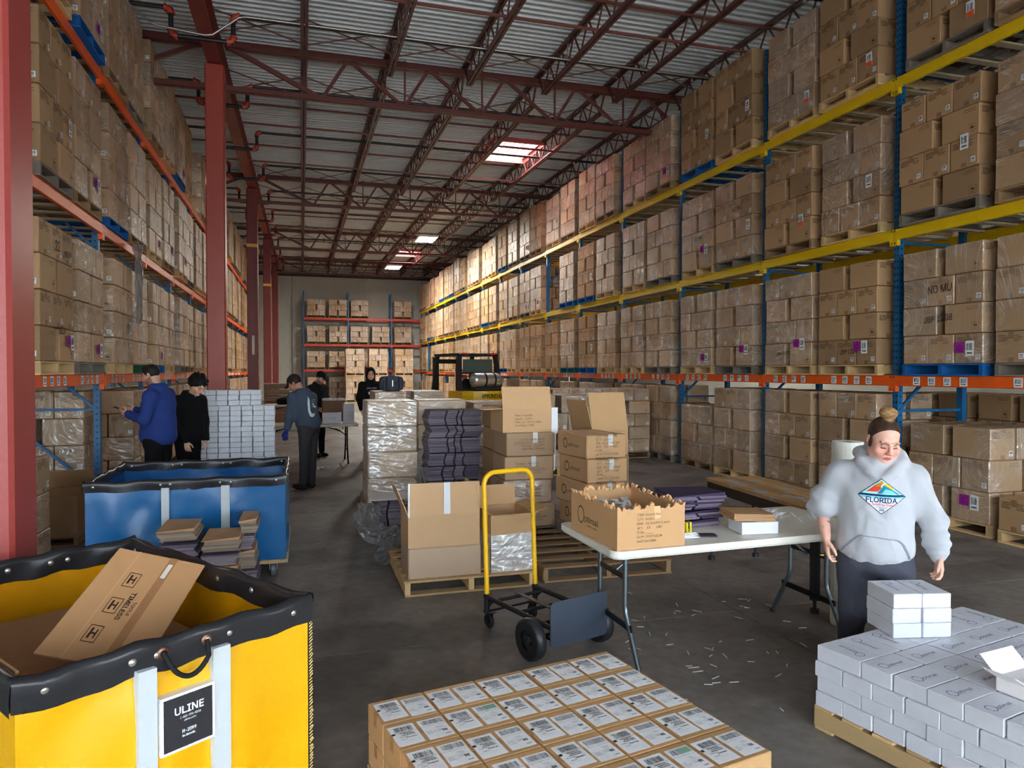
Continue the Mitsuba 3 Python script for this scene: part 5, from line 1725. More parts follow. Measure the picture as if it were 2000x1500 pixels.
# ------------------------------------------------------------------ paper strips on the floor
r = random.Random(99)
spots = [(2.1, 4.0), (2.25, 4.05), (2.5, 4.6), (2.3, 4.45), (2.9, 4.15), (3.1, 4.2), (2.75, 4.0), (2.6, 3.9), (2.45, 3.85), (3.2, 4.3)]
for i in range(52):
    if i < 42:
        x, y = spots[i % 10]
        x, y = x + r.gauss(0, .22), y + r.gauss(0, .28)
    else:
        x, y = r.uniform(1.7, 3.3), r.uniform(2.9, 3.8)
    a, l = r.uniform(0, PI), r.uniform(.04, .095)
    t = thing('paper_strip', 'short white paper strip lying on the grey floor by the folding table', 'paper strip', 'white paper strips littering the floor')
    b = MB((196, 192, 184))
    d = np.array([math.cos(a), math.sin(a), 0]) * l / 2.6
    b.bar((x - d[0], y - d[1], .0022), (x + d[0], y + d[1], .0022), .0055, .003)
    b.put(t, 'matte', False)
# ------------------------------------------------------------------ people
def surface_nets(F, lo, h):
    """Smooth triangles of the zero level of the field F."""
    S = F < 0
    c = np.stack([S[i:S.shape[0] - 1 + i, j:S.shape[1] - 1 + j, k:S.shape[2] - 1 + k] for i in (0, 1) for j in (0, 1) for k in (0, 1)])
    act = c.any(0) & ~c.all(0)
    idx = -np.ones(act.shape, int)
    cells = np.argwhere(act)
    idx[act] = np.arange(len(cells))
    acc, cnt = np.zeros((len(cells), 3)), np.zeros(len(cells))
    cor = [np.array(q) for q in ((0, 0, 0), (1, 0, 0), (0, 1, 0), (1, 1, 0), (0, 0, 1), (1, 0, 1), (0, 1, 1), (1, 1, 1))]
    val = [F[tuple((cells + q).T)] for q in cor]
    for a in range(8):
        for ax in range(3):
            if cor[a][ax]:
                continue
            b = next(i for i in range(8) if (cor[i] == cor[a] + np.eye(3, dtype=int)[ax]).all())
            m = (val[a] < 0) != (val[b] < 0)
            t = val[a][m] / (val[a][m] - val[b][m])
            p = np.repeat(cor[a][None].astype(float), m.sum(), 0)
            p[:, ax] += t
            acc[m] += p
            cnt[m] += 1
    V = lo + (cells + acc / cnt[:, None]) * h
    fs = []
    for ax in range(3):
        u, w = (ax + 1) % 3, (ax + 2) % 3
        sl0, sl1 = [slice(None)] * 3, [slice(None)] * 3
        sl0[ax], sl1[ax] = slice(0, -1), slice(1, None)
        A, B = S[tuple(sl0)], S[tuple(sl1)]
        e = np.argwhere(A != B)
        e = e[(e[:, u] > 0) & (e[:, w] > 0) & (e[:, u] < S.shape[u] - 1) & (e[:, w] < S.shape[w] - 1)]
        du, dw = np.eye(3, dtype=int)[u], np.eye(3, dtype=int)[w]
        q = [idx[tuple((e - x).T)] for x in (du + dw, dw, 0 * du, du)]
        q = np.stack(q, 1)
        inv = A[tuple(e.T)]
        q = np.where(inv[:, None], q, q[:, ::-1])
        fs += [q[:, [0, 1, 2]], q[:, [0, 2, 3]]]
    return V, np.concatenate(fs)


class Field:
    """A solid from blended round cones and ellipsoids on a grid."""

    def __init__(self, lo, hi, h):
        self.lo, self.h = np.asarray(lo, float), h
        self.n = np.ceil((np.asarray(hi) - self.lo) / h).astype(int) + 1
        self.F = np.full(self.n, 1.0, np.float32)
        self.ax = [self.lo[k] + h * np.arange(self.n[k]) for k in range(3)]

    def _sub(self, lo, hi):
        s = []
        for k in range(3):
            a, b = np.searchsorted(self.ax[k], [lo[k], hi[k]])
            s.append(slice(max(a - 1, 0), min(b + 1, self.n[k])))
        return tuple(s)

    def _mix(self, s, d, k, op):
        f = self.F[s]
        if op == '-':
            d, f = -d, f
            t = np.clip(.5 + .5 * (d - f) / k, 0, 1)
            self.F[s] = f + (d - f) * t + k * t * (1 - t)
        else:
            t = np.clip(.5 + .5 * (d - f) / k, 0, 1)
            self.F[s] = d + (f - d) * t - k * t * (1 - t)

    def cone(self, a, b, ra, rb=None, k=.02, op='+', flat=None):
        a, b, rb = np.asarray(a, float), np.asarray(b, float), ra if rb is None else rb
        m = max(ra, rb) * (flat[1] if flat is not None and flat[1] > 1 else 1) + k * 2 + .03
        s = self._sub(np.minimum(a, b) - m, np.maximum(a, b) + m)
        if any(q.stop <= q.start for q in s):
            return self
        p = np.stack(np.meshgrid(*(self.ax[i][s[i]] for i in range(3)), indexing='ij'), -1)
        d = b - a
        t = np.clip(((p - a) @ d) / max(d @ d, 1e-9), 0, 1)
        w = p - a - t[..., None] * d
        if flat is not None:
            n = np.asarray(flat[0], float)
            w = w + (w @ n)[..., None] * n * (1 / flat[1] - 1)
        self._mix(s, (np.linalg.norm(w, axis=-1) - (ra + (rb - ra) * t)).astype(np.float32), k, op)
        return self

    def ell(self, c, r, R=np.eye(3), k=.02, op='+'):
        c, r = np.asarray(c, float), np.asarray(r, float)
        m = r.max() + 2 * k + .03
        s = self._sub(c - m, c + m)
        if any(q.stop <= q.start for q in s):
            return self
        p = np.stack(np.meshgrid(*(self.ax[i][s[i]] for i in range(3)), indexing='ij'), -1)
        q = (p - c) @ R
        k0, k1 = np.linalg.norm(q / r, axis=-1), np.linalg.norm(q / r ** 2, axis=-1)
        d = np.where(k1 > 1e-6, k0 * (k0 - 1) / np.maximum(k1, 1e-6), -r.min())
        self._mix(s, d.astype(np.float32), k, op)
        return self

    def tor(self, c, n, R, r, k=.01, op='+', sq=1.0, e1=None):
        """A ring of thickness r round the axis n."""
        c, n = np.asarray(c, float), np.asarray(n, float)
        n = n / np.linalg.norm(n)
        m = R * max(1, 1 / sq) + r + 2 * k + .03
        s = self._sub(c - m, c + m)
        if any(q.stop <= q.start for q in s):
            return self
        p = np.stack(np.meshgrid(*(self.ax[i][s[i]] for i in range(3)), indexing='ij'), -1) - c
        h = p @ n
        w = p - h[..., None] * n
        if e1 is not None:
            w = w + (w @ np.asarray(e1))[..., None] * np.asarray(e1) * (sq - 1)
        self._mix(s, (np.sqrt((np.linalg.norm(w, axis=-1) - R) ** 2 + h ** 2) - r).astype(np.float32), k, op)
        return self

    def cut(self, n, c):
        """Keeps the side where n . p < c."""
        p = np.meshgrid(*self.ax, indexing='ij')
        self.F = np.maximum(self.F, (p[0] * n[0] + p[1] * n[1] + p[2] * n[2] - c).astype(np.float32))
        return self

    def wrinkle(self, amp, fx, fz, seed, oct=3):
        m = np.abs(self.F) < .04
        i = np.argwhere(m)
        p = self.lo + i * self.h
        q = np.stack([p[:, 0] * fx + p[:, 1] * fx * .4, p[:, 1] * fx, p[:, 2] * fz + p[:, 0] * fz * .5], 1)
        self.F[m] += (amp * (meshkit.fbm(q, oct, seed) - .5) * 2).astype(np.float32)
        return self

    def mesh(self):
        F = self.F.copy()
        for k in range(3):
            ix = [slice(None)] * 3
            for e in (0, -1):
                ix[k] = e
                F[tuple(ix)] = np.maximum(F[tuple(ix)], .5 * self.h)
        v, f = surface_nets(F, self.lo, self.h)
        m = trimesh.Trimesh(v, f, process=False)
        trimesh.smoothing.filter_laplacian(m, lamb=0.4, iterations=3)
        q = np.array(m.vertices)
        far = np.linalg.norm(q - v, axis=1) > 1.2 * self.h
        q[far] = v[far]
        lab = trimesh.graph.connected_component_labels(m.edges, node_count=len(q))
        big = np.bincount(lab)[lab] > 120
        return q, np.array(m.faces)[big[m.faces[:, 0]]]


def Rz(a):
    return rotz(a)


def Rx(a):
    c, s = math.cos(a), math.sin(a)
    return np.array([[1, 0, 0], [0, c, -s], [0, s, c]])


def Ry(a):
    c, s = math.cos(a), math.sin(a)
    return np.array([[c, 0, s], [0, 1, 0], [-s, 0, c]])


def head_solid(c, R, h, s=1.0, neck=None, full=1.0):
    """Head with face in its own frame: faces -y, z up."""
    Fd = Field(np.asarray(c) - .19 * s, np.asarray(c) + .19 * s, h)
    P = lambda *q: np.asarray(c) + R @ (np.array(q) * s)  # noqa: E731
    e = lambda q, r, k=.02, op='+': Fd.ell(P(*q), np.array(r) * s, R, k * s, op)  # noqa: E731
    g = lambda a, b, ra, rb=None, k=.012, op='+': Fd.cone(P(*a), P(*b), ra * s, None if rb is None else rb * s, k * s, op)  # noqa: E731
    e((0, .014, .030), (.074, .094, .084), .02)
    e((0, -.028, -.040), (.058 * full, .062, .074), .03)
    e((0, -.064, -.094), (.026 * full, .022, .020), .03)
    for x in (-1, 1):
        e((x * .040 * full, -.058, -.034), (.026, .026, .028), .025)
        e((x * .046 * full, -.01, -.072), (.022, .034, .024), .03)
        e((x * .031, -.101, .004), (.018, .014, .010), .012, '-')
        e((x * .031, -.0775, .001), (.0145, .0125, .0115), .006)
        g((x * .012, -.092, .021), (x * .046, -.078, .023), .0085, .007, .014)
        e((x * .0765, .012, -.008), (.009, .021, .032), .006)
        e((x * .082, .006, -.004), (.006, .010, .018), .004, '-')
        e((x * .0115, -.1005, -.032), (.0085, .010, .0075), .006)
    g((0, -.088, .012), (0, -.111, -.026), .0085, .0125, .010)
    g((-.019, -.086, -.061), (.019, -.086, -.061), .0055, None, .008)
    g((0, -.0925, -.0595), (0, -.0925, -.0605), .0065, None, .010)
    g((-.015, -.086, -.0715), (.015, -.086, -.0715), .0068, None, .008)
    e((0, -.103, -.0655), (.022, .010, .0016), .003, '-')
    if neck is not None:
        Fd.cone(P(0, .02, -.06), neck, .056 * s, .060 * s, .025)
    return Fd, P


def head_colour(v, c, R, s, skin, lip, brow, beard=None, blush=True):
    q = ((v - np.asarray(c)) @ R) / s
    col = np.tile(np.array(skin, float), (len(v), 1))

    def blend(w, k):
        nonlocal col
        w = np.clip(w, 0, 1)[:, None]
        col = col * (1 - w) + np.array(k, float) * w
    x, y, z = q[:, 0], q[:, 1], q[:, 2]
    ax = np.abs(x)
    fr = y < -.045
    if blush:
        blend(.35 * np.exp(-((ax - .042) ** 2 + (z + .03) ** 2) / .0009) * fr, np.array(skin) * (1.0, .72, .68))
        blend(.35 * np.exp(-(x ** 2 + (z + .028) ** 2) / .0003) * fr, np.array(skin) * (1.0, .74, .70))
    if beard is not None:
        w = np.clip((-.036 - z - .9 * np.maximum(0, -.055 - y) + .3 * np.maximum(0, ax - .035)) / .012, 0, 1) * (y < .02)
        blend(.5 * w, beard)
    blend(((ax < .023) & (z < -.054) & (z > -.080) & fr) * np.clip(1.2 - ((x / .022) ** 2 + ((z + .066) / .0125) ** 2), 0, 1) * 2.5, lip)
    blend(np.clip(1.4 - np.abs(z + .0655) / .0016, 0, 1) * (ax < .019) * fr * .7, np.array(lip) * .55)
    zb = .0235 + .25 * (.03 - np.abs(ax - .03))
    blend(np.clip(1.5 - np.abs(z - zb + .005) / .0042, 0, 1) * (ax > .012) * (ax < .050) * fr * .85, brow)
    blend(np.clip(1.6 - np.abs(z + .0045 + .12 * np.abs(ax - .031)) / .0026, 0, 1) * (np.abs(ax - .031) < .0135) * fr, (58, 40, 34))
    blend(np.clip(1.5 - ((ax - .031) ** 2 + (z - .002) ** 2) / .00003, 0, 1) * (y < -.075) * .5, (70, 60, 58))
    return col


def hand_prims(Fd, w, d, s, n, size=1.0, curl=.35, thumb=1):
    """Wrist w, fingers along d, s towards the index side, n out of the palm."""
    w, d, s, n = (np.asarray(q, float) for q in (w, d, s, n))
    d, s = d / np.linalg.norm(d), s / np.linalg.norm(s)
    n = n / np.linalg.norm(n)
    z = size
    for i, u in enumerate((-.030, -.010, .010, .029)):
        k = w + d * .085 * z + s * u * z
        Fd.cone(w + s * u * .55 * z, k, .0135 * z, .0115 * z, .012)
        L = (.056, .070, .078, .070)[i] * z
        a, dirv = k, d
        for m, (fr_, r0, r1) in enumerate(((.45, .0098, .0090), (.31, .0090, .0082), (.24, .0082, .0068))):
            ang = curl * (.7 + .5 * m) * (1.25 - .12 * i)
            dirv = d * math.cos(ang * (m + 1) * .8) + n * math.sin(ang * (m + 1) * .8) + s * (u * 1.6)
            dirv /= np.linalg.norm(dirv)
            b = a + dirv * L * fr_
            Fd.cone(a, b, r0 * z, r1 * z, .004)
            a = b
    a = w + d * .022 * z + s * .022 * z
    b = a + (d * .6 + s * .62 * thumb + n * .45) * .040 * z
    c = b + (d * .85 + s * .30 + n * .40) * .030 * z
    e = c + (d * .97 + s * .05 + n * .30) * .026 * z
    Fd.cone(a, b, .0150 * z, .0115 * z, .012), Fd.cone(b, c, .0108 * z, .0096 * z, .004), Fd.cone(c, e, .0096 * z, .0078 * z, .004)


def bounds(pts, pad):
    p = np.array(pts, float)
    return p.min(0) - pad, p.max(0) + pad


def join(parts):
    V, Fc, C, n = [], [], [], 0
    for v, f, c in parts:
        V.append(v), Fc.append(f + n), C.append(np.broadcast_to(np.asarray(c, float), (len(v), 3)))
        n += len(v)
    return np.concatenate(V), np.concatenate(Fc), np.concatenate(C)


def person(label, pos, deg, J, hs=.0095, skin=(206, 158, 134), lip=(176, 104, 96), brow=(70, 48, 38), top=(40, 60, 140), bottom=(24, 24, 26), shoe=(26, 24, 24), hair=(36, 26, 22), style='short', girth=1.0,
           fat=1.0, beard=None, hood='down', glove=None, full=1.0, hand_h=.0055, head_h=.0055, inner=None, extra=None, seed=1, fold=.010, sleeve=(1.0, 1.0), hem=None, leg=1.0, hs_leg=None, drape=0.0, shape=None):
    t = thing('person', label, 'person')
    F = frame((pos[0], pos[1], 0), deg)
    A = {k: np.asarray(v, float) for k, v in J.items() if k not in ('yaw', 'hyaw', 'hpitch', 'hroll')}
    yaw = math.radians(J['yaw'])
    sv, fv = np.array([math.cos(yaw), math.sin(yaw), 0]), np.array([math.sin(yaw), -math.cos(yaw), 0])
    RT = np.stack([sv, -fv, np.array([0, 0, 1.0])], 1)
    RH = Rz(math.radians(J['hyaw'])) @ Rx(math.radians(J['hpitch'])) @ Ry(math.radians(J.get('hroll', 0)))
    hsz = J.get('hsize', 1.0) if isinstance(J.get('hsize', 1.0), float) else 1.0
    # skin: one figure
    pts = [A[k] for k in A if A[k].shape == (3,)]
    lo, hi = bounds(pts, .22)
    B = Field(np.maximum(lo, [-9, -9, -.01]), hi, .016)
    B.ell(A['pelvis'], (.15 * girth, .11 * girth, .13), RT, .05)
    B.ell((A['pelvis'] + A['chest']) / 2, (.135 * girth, .10 * girth, .16), RT, .05)
    B.ell(A['chest'], (.15 * girth, .105 * girth, .17), RT, .05)
    B.cone(A['chest'] + [0, 0, .05], A['neck'], .08, .058, .05)
    for q in 'LR':
        B.cone(A['sh' + q], A['el' + q], .048, .040, .05), B.cone(A['el' + q], A['wr' + q], .040, .027, .02)
        B.cone(A['hip' + q], A['kn' + q], .078, .054, .05), B.cone(A['kn' + q], A['an' + q], .054, .040, .03)
        B.cone(A['an' + q], A['an' + q] + [0, 0, -.03], .040, .036, .02)
    v, f = B.mesh()
    parts = [(v, f, skin)]
    Hd, HP = head_solid(A['head'], RH, head_h, 1.0, A['neck'], full)
    hv, hf = Hd.mesh()
    parts.append((hv, hf, head_colour(hv, A['head'], RH, 1.0, skin, lip, brow, beard)))
    gl = []
    for q in 'LR':
        w, dd = A['wr' + q], A['hd' + q]
        nn = A['hn' + q]
        ss = np.cross(dd, nn) * (1 if q == 'R' else -1)
        G = Field(w - .24, w + .24, hand_h)
        fo = (A['el' + q] - w)
        fo /= np.linalg.norm(fo)
        G.cone(w + fo * .10, w, .034, .026, .01)
        hand_prims(G, w, dd, ss, nn, .96, J.get('curl' + q, .35) if not isinstance(J.get('curl' + q, .35), np.ndarray) else .35)
        gv, gf = G.mesh()
        gc = np.tile(np.array(skin if glove is None else glove, float), (len(gv), 1))
        parts.append((gv, gf, gc))
    if extra:
        parts = extra(parts)
    V, Fc, C = join(parts)
    MB().raw(V, Fc, C).put(part(t, 'body'), 'skin', True, F)
    # trousers
    lo, hi = bounds([A[k] for k in ('pelvis', 'hipL', 'hipR', 'knL', 'knR', 'anL', 'anR')], .22)
    L = Field(lo, hi, hs_leg or hs * 1.25)
    L.ell(A['pelvis'] - [0, 0, .02], (.172 * girth, .135 * girth, .13), RT, .05)
    for q in 'LR':
        L.cone(A['hip' + q], A['kn' + q], .098 * leg, .074 * leg, .05), L.cone(A['kn' + q], A['an' + q] + [0, 0, .02], .072 * leg, .060 * leg, .03)
    L.cut((0, 0, -1), -(min(A['anL'][2], A['anR'][2]) - .035))
    L.wrinkle(.009, 9, 13, seed + 9)
    v, f = L.mesh()
    MB().raw(v, f, bottom(v) if callable(bottom) else bottom).put(part(t, 'trousers'), 'knit', True, F)
    # shoes
    for q in 'LR':
        a = A['an' + q]
        fd = A.get('ft' + q, fv)
        S = Field(a - [.24, .24, .12], a + [.24, .24, .08], hs * .9)
        base = np.array([a[0], a[1], 0.0])
        S.ell(base + fd * .06 + [0, 0, .045], (.046, .135, .045), np.stack([np.array([-fd[1], fd[0], 0]), fd, np.array([0, 0, 1.0])], 1), .02)
        S.cone(base + [0, 0, .05], a + [0, 0, .02], .046, .046, .03)
        S.cut((0, 0, -1), -.004)
        v, f = S.mesh()
        MB().raw(v, f, shoe).put(part(t, 'shoe'), 'hair', True, F)
    # hoodie
    tp = [A[k] for k in ('pelvis', 'chest', 'neck', 'shL', 'shR', 'elL', 'elR', 'wrL', 'wrR')]
    lo, hi = bounds(tp + [A['head'] + [0, 0, .06]], .26)
    T_ = Field(lo, hi, hs)
    hz_ = hem if hem is not None else A['pelvis'][2] - .08
    mid = (A['pelvis'] + A['chest']) / 2
    T_.ell(A['chest'] + [0, 0, .02], (.185 * girth, .128 * girth * fat, .19), RT, .05)
    T_.ell(mid, (.178 * girth, .138 * girth * fat, .22), RT, .06)
    T_.ell([A['pelvis'][0], A['pelvis'][1], hz_ + .10], (.180 * girth, .145 * girth * fat, .15), RT, .06)
    T_.cone(A['shL'], A['shR'], .075, None, .06)
    T_.cone(A['chest'] + [0, 0, .10], A['neck'], .095, .078, .05)
    for q in 'LR':
        so = A.get('so' + q)
        T_.cone(A['sh' + q], A['el' + q], .077 * sleeve[0], .068 * sleeve[1], .05)
        end = A['wr' + q] if so is None else so
        T_.cone(A['el' + q], end, .066 * sleeve[1], (.046 if so is None else .062) * sleeve[1], .03)
        if so is not None:
            T_.cone(end, end + (A['el' + q] - end) * .35, .068, .075, .02)
    bk = A['neck'] - fv * .07
    if hood == 'down':
        for k in range(-3, 4):
            an = k * .42
            p = A['neck'] + np.array([0, 0, -.005]) - fv * (.080 * math.cos(an)) + sv * (.098 * math.sin(an)) + np.array([0, 0, .012 * math.cos(an)])
            T_.ell(p, (.042, .042, .048), np.eye(3), .03)
        T_.ell(bk - fv * .035 + [0, 0, -.06], (.10, .045, .085), RT, .04)
    elif hood == 'up':
        T_.ell(A['head'] + RH @ np.array([0, .02, .02]), (.102, .122, .128), RH, .03)
        T_.cone(A['head'] + RH @ np.array([0, .03, -.06]), A['neck'], .095, .09, .03)
        T_.ell(A['head'] + RH @ np.array([0, -.085, -.015]), (.070, .10, .092), RH, .015, '-')
    if hood == 'down':
        T_.ell(A['neck'] + fv * .010 + [0, 0, .055], (.070, .080, .085), RT, .015, '-')
        T_.cone(A['neck'] + fv * .02 + [0, 0, .03], A['neck'] + fv * .070 + [0, 0, -.02], .045, .012, .02, '-')
    T_.cut((0, 0, -1), -hz_)
    T_.wrinkle(fold, 7, 5.5, seed), T_.wrinkle(fold * .4, 17, 12, seed + 3)
    if shape:
        shape(T_, A, fv, sv)
    if drape:
        T_.wrinkle(drape, 15, 2.6, seed + 5, 2)
    v, f = T_.mesh()
    MB().raw(v, f, top(v) if callable(top) else top).put(part(t, 'hoodie'), 'knit', True, F)
    # hair
    hp = []
    X = Field(A['head'] - .23, A['head'] + .25, head_h * 1.1)
    Q = lambda *q: A['head'] + RH @ np.array(q)  # noqa: E731
    if style in ('short', 'curly', 'bun', 'hooded', 'cap'):
        r = {'short': (.081, .101, .092), 'curly': (.108, .122, .116), 'bun': (.0795, .100, .0905), 'hooded': (.082, .104, .095), 'cap': (.080, .100, .09)}[style]
        X.ell(Q(0, .016, .034 + (.012 if style == 'curly' else 0)), r, RH, .01)
        n1 = RH @ np.array([0, -1.0, -.62])
        n1 /= np.linalg.norm(n1)
        X.cut(n1, float(n1 @ Q(0, {'curly': -.075, 'bun': -.050}.get(style, -.055), {'curly': .03, 'bun': .084}.get(style, .058))))
        n2 = RH @ np.array([0, -.9 if style in ('short', 'curly') else -.55, -1.0])
        n2 /= np.linalg.norm(n2)
        X.cut(n2, float(n2 @ Q(0, -.02, -.005 if style == 'bun' else -.012)))
        if style == 'curly':
            X.wrinkle(.034, 26, 26, 5, 2)
        if style == 'bun':
            for q, rr in (((0, .030, .150), (.045, .038, .034)), ((-.022, .022, .158), (.030, .030, .026)), ((.022, .036, .146), (.032, .03, .028)), ((.005, .02, .128), (.030, .03, .022))):
                X.ell(Q(*q), rr, RH, .008)
            for x in (-1, 1):
                X.ell(Q(x * .074, -.012, -.012), (.008, .014, .034), RH, .008)
    v, f = X.mesh()
    q = (v - A['head']) @ RH
    st = .70 + .5 * meshkit.fbm(np.stack([q[:, 0] * 90, q[:, 1] * 14, q[:, 2] * 22], 1), 2, 3)
    hc = np.array(hair, float) * st[:, None]
    if style == 'bun':
        w = np.clip((q[:, 2] - .118) / .01, 0, 1)[:, None] * (.35 + .65 * meshkit.noise(np.stack([q[:, 0] * 60, q[:, 1] * 60, q[:, 2] * 110], 1), 8))[:, None]
        hc = hc * (1 - w) + np.array((176, 136, 84)) * w
    MB().raw(v, f, hc).put(part(t, 'hair'), 'hair', True, F)
    if style == 'cap':
        K = Field(A['head'] - .24, A['head'] + .24, head_h * 1.1)
        K.ell(Q(0, .012, .050), (.086, .106, .088), RH, .01)
        nz = RH @ np.array([0, -.10, -1.0])
        nz /= np.linalg.norm(nz)
        K.cut(nz, float(nz @ Q(0, 0, .040)))
        K.cone(Q(-.045, -.085, .044), Q(-.03, -.155, .030), .008, .007, .01), K.cone(Q(.045, -.085, .044), Q(.03, -.155, .030), .008, .007, .01)
        for u in (-.03, -.015, 0, .015, .03):
            K.cone(Q(u, -.085, .046), Q(u, -.165 + abs(u) * .5, .030), .008, .007, .012)
        v, f = K.mesh()
        MB().raw(v, f, inner or (28, 28, 30)).put(part(t, 'cap'), 'knit', True, F)
    return t, F, T_, A, fv, sv


def front_depth(Fd, x, z):
    """y of the first surface met along +y at the given x and z."""
    from scipy.ndimage import map_coordinates
    x, z = np.asarray(x, float), np.asarray(z, float)
    ys = Fd.ax[1]
    ix, iz = (x - Fd.lo[0]) / Fd.h, (z - Fd.lo[2]) / Fd.h
    g = np.arange(len(ys))
    c = np.stack(np.broadcast_arrays(ix[:, None], g[None], iz[:, None]))
    val = map_coordinates(Fd.F, c.reshape(3, -1), order=1, mode='nearest').reshape(len(x), -1)
    k = np.argmax(val < 0, 1)
    k = np.where((val < 0).any(1), np.maximum(k, 1), len(ys) // 2)
    a, b = val[np.arange(len(x)), k - 1], val[np.arange(len(x)), k]
    return ys[0] + Fd.h * (k - 1 + a / np.maximum(a - b, 1e-6))


def on_front(b, Fd, m, x0, z0, off, col):
    """Lays the flat mesh m (x right, y up) on the front of the solid."""
    v, f = np.array(m.vertices), np.array(m.faces)
    v, f = trimesh.remesh.subdivide_to_size(v, f, .018, max_iter=8)
    y = front_depth(Fd, v[:, 0] + x0, v[:, 1] + z0)
    b.raw(np.stack([v[:, 0] + x0, y - off, v[:, 1] + z0], 1), f, col)


def flat(poly):
    v, f = trimesh.creation.triangulate_polygon(Polygon(poly), engine='earcut')
    return trimesh.Trimesh(np.c_[v, np.zeros(len(v))], f[:, :], process=False)


def flat_text(s, h, w, bold=True):
    m = text_cache(s, bold)
    keep = np.isclose(m.vertices[:, 2], m.vertices[:, 2].max())
    f = m.faces[keep[m.faces].all(1)]
    v = np.array(m.vertices) * [h, h, 0]
    sx = w / (v[:, 0].max() - v[:, 0].min())
    v[:, 0] = (v[:, 0] - v[:, 0].min()) * sx - w / 2
    return trimesh.Trimesh(v, f, process=True)


# the woman at the white boxes
def tattoo(parts):
    out = []
    for k, (v, f, c) in enumerate(parts):
        c = np.array(np.broadcast_to(np.asarray(c, float), (len(v), 3)))
        q = v - np.array([-.262, -.02, .90])
        m = (v[:, 0] < -.16) & (np.abs(q[:, 2]) < .085) & (v[:, 1] < -.005)
        w = np.clip((meshkit.fbm(v * [34, 34, 26], 2, 4) - .53) * 14, 0, .75) * m * (q[:, 0] > -.012)
        out.append((v, f, c * (1 - w[:, None]) + np.array((84, 80, 112)) * w[:, None]))
    return out


def woman_folds(K, A, f, s):
    up = np.array([0, 0, 1.0])
    n = A['neck']
    # hood: a thick roll from the nape down to the throat on both sides, and the hood lying behind
    for sx in (-1, 1):
        p = [n - f * .085 + up * .030, n - f * .04 + s * sx * .098 + up * .030, n + f * .03 + s * sx * .100 - up * .005, n + f * .085 + s * sx * .060 - up * .055, n + f * .118 + s * sx * .006 - up * .105]
        for a, b in zip(p[:-1], p[1:]):
            K.cone(a, b, .030, .028, .010)
    K.ell(n - f * .13 + up * .0, (.13, .06, .10), np.stack([s, -f, up], 1), .02)
    K.ell(n - s * .10 - f * .075 + up * .03, (.055, .05, .045), np.stack([s, -f, up], 1), .012)
    # pushed-up sleeve bunched at the elbow, cuff bunched at the other wrist
    d = (A['elR'] - A['shR']) / np.linalg.norm(A['elR'] - A['shR'])
    for t, R, r in ((-.075, .060, .034), (-.02, .066, .034), (.035, .052, .030), (.075, .040, .020)):
        K.tor(A['elR'] + d * t + s * .004, d + s * .25 * math.sin(t * 60), R, r, .006)
    d = (A['wrL'] - A['elL']) / np.linalg.norm(A['wrL'] - A['elL'])
    for t, R, r in ((-.10, .046, .026), (-.055, .046, .027), (-.015, .036, .022)):
        K.tor(A['wrL'] + d * t, d + f * .3 * math.sin(t * 90), R, r, .006)
    # shoulder seams, armpit creases and the belly fold over the hem
    for q, sx in (('L', 1), ('R', -1)):
        c = A['sh' + q]
        e = c + f * .115 - up * .06 + s * sx * .0
        K.cone(c + s * sx * .03 + f * .11, c + s * sx * .07 + f * .09 - up * .12, .006, .004, .02, '-')
    pz = A['pelvis'] - up * .0
    for x0, z0, x1, z1 in ((-.14, .86, -.11, .74), (-.06, .93, -.09, .80), (.07, .92, .10, .80), (.15, .90, .13, .75), (.0, 1.14, -.02, 1.10), (.05, 1.15, .06, 1.10), (-.10, 1.05, -.13, .93), (.12, 1.06, .15, .95)):
        a, b = s * x0 + f * .155 + up * z0, s * x1 + f * .165 + up * z1
        K.cone(a, b, .012, .008, .022, '-')
    K.tor(np.array([A['pelvis'][0], A['pelvis'][1], .668]), up, .178, .008, .012, '-', 1.12, f)


dn = np.array
W_J = {'yaw': 0, 'hyaw': 22, 'hpitch': 24, 'hroll': 3, 'pelvis': (-.01, .0, .70), 'chest': (0, .02, 1.02), 'neck': (.02, .0, 1.225), 'head': (.032, -.045, 1.345),
       'shL': (.175, .03, 1.125), 'elL': (.275, .02, .905), 'wrL': (.298, -.03, .735), 'hdL': (.05, -.10, -1), 'hnL': (-.75, -.3, .1),
       'shR': (-.185, .03, 1.125), 'elR': (-.285, .045, .945), 'wrR': (-.257, -.075, .775), 'hdR': (.10, -.05, -1), 'hnR': (.85, .2, .1), 'soR': (-.28, .0, .94),
       'hipL': (.095, 0, .62), 'knL': (.10, -.01, .36), 'anL': (.10, .05, .075), 'hipR': (-.105, 0, .62), 'knR': (-.115, -.03, .36), 'anR': (-.14, .03, .075)}
t, F, hood_, A, fv, sv = person('woman with a hair bun in a grey Florida hoodie behind the white boxes', (3.11, 3.25), -43.7, W_J, hs=.0075, skin=(222, 170, 148), lip=(196, 108, 110), brow=(112, 80, 62),
                                top=(180, 182, 186), bottom=(72, 74, 84), hair=(64, 44, 34), style='bun', girth=1.10, fat=1.10, full=1.12, hand_h=.0032, head_h=.0034, extra=tattoo, seed=4, fold=.013, drape=.010, shape=woman_folds, sleeve=(1.05, 1.0), hem=.645, leg=1.02, hs_leg=.009)
b = MB()
cx, cz, rw, rh = .022, 1.045, .118, .098
dia = lambda s: [(-rw * s, 0), (0, -rh * s), (rw * s, 0), (0, rh * s)]  # noqa: E731
on_front(b, hood_, flat(dia(1.0)), cx, cz, .003, (44, 60, 96))
on_front(b, hood_, flat(dia(.955)), cx, cz, .0042, (226, 230, 236))
clip = Polygon(dia(.955))


def piece(poly, off, col):
    g = Polygon(poly).intersection(clip)
    for p in getattr(g, 'geoms', [g]):
        if not p.is_empty and p.area > 1e-7:
            on_front(b, hood_, flat(list(p.exterior.coords)[:-1]), cx, cz, off, col)


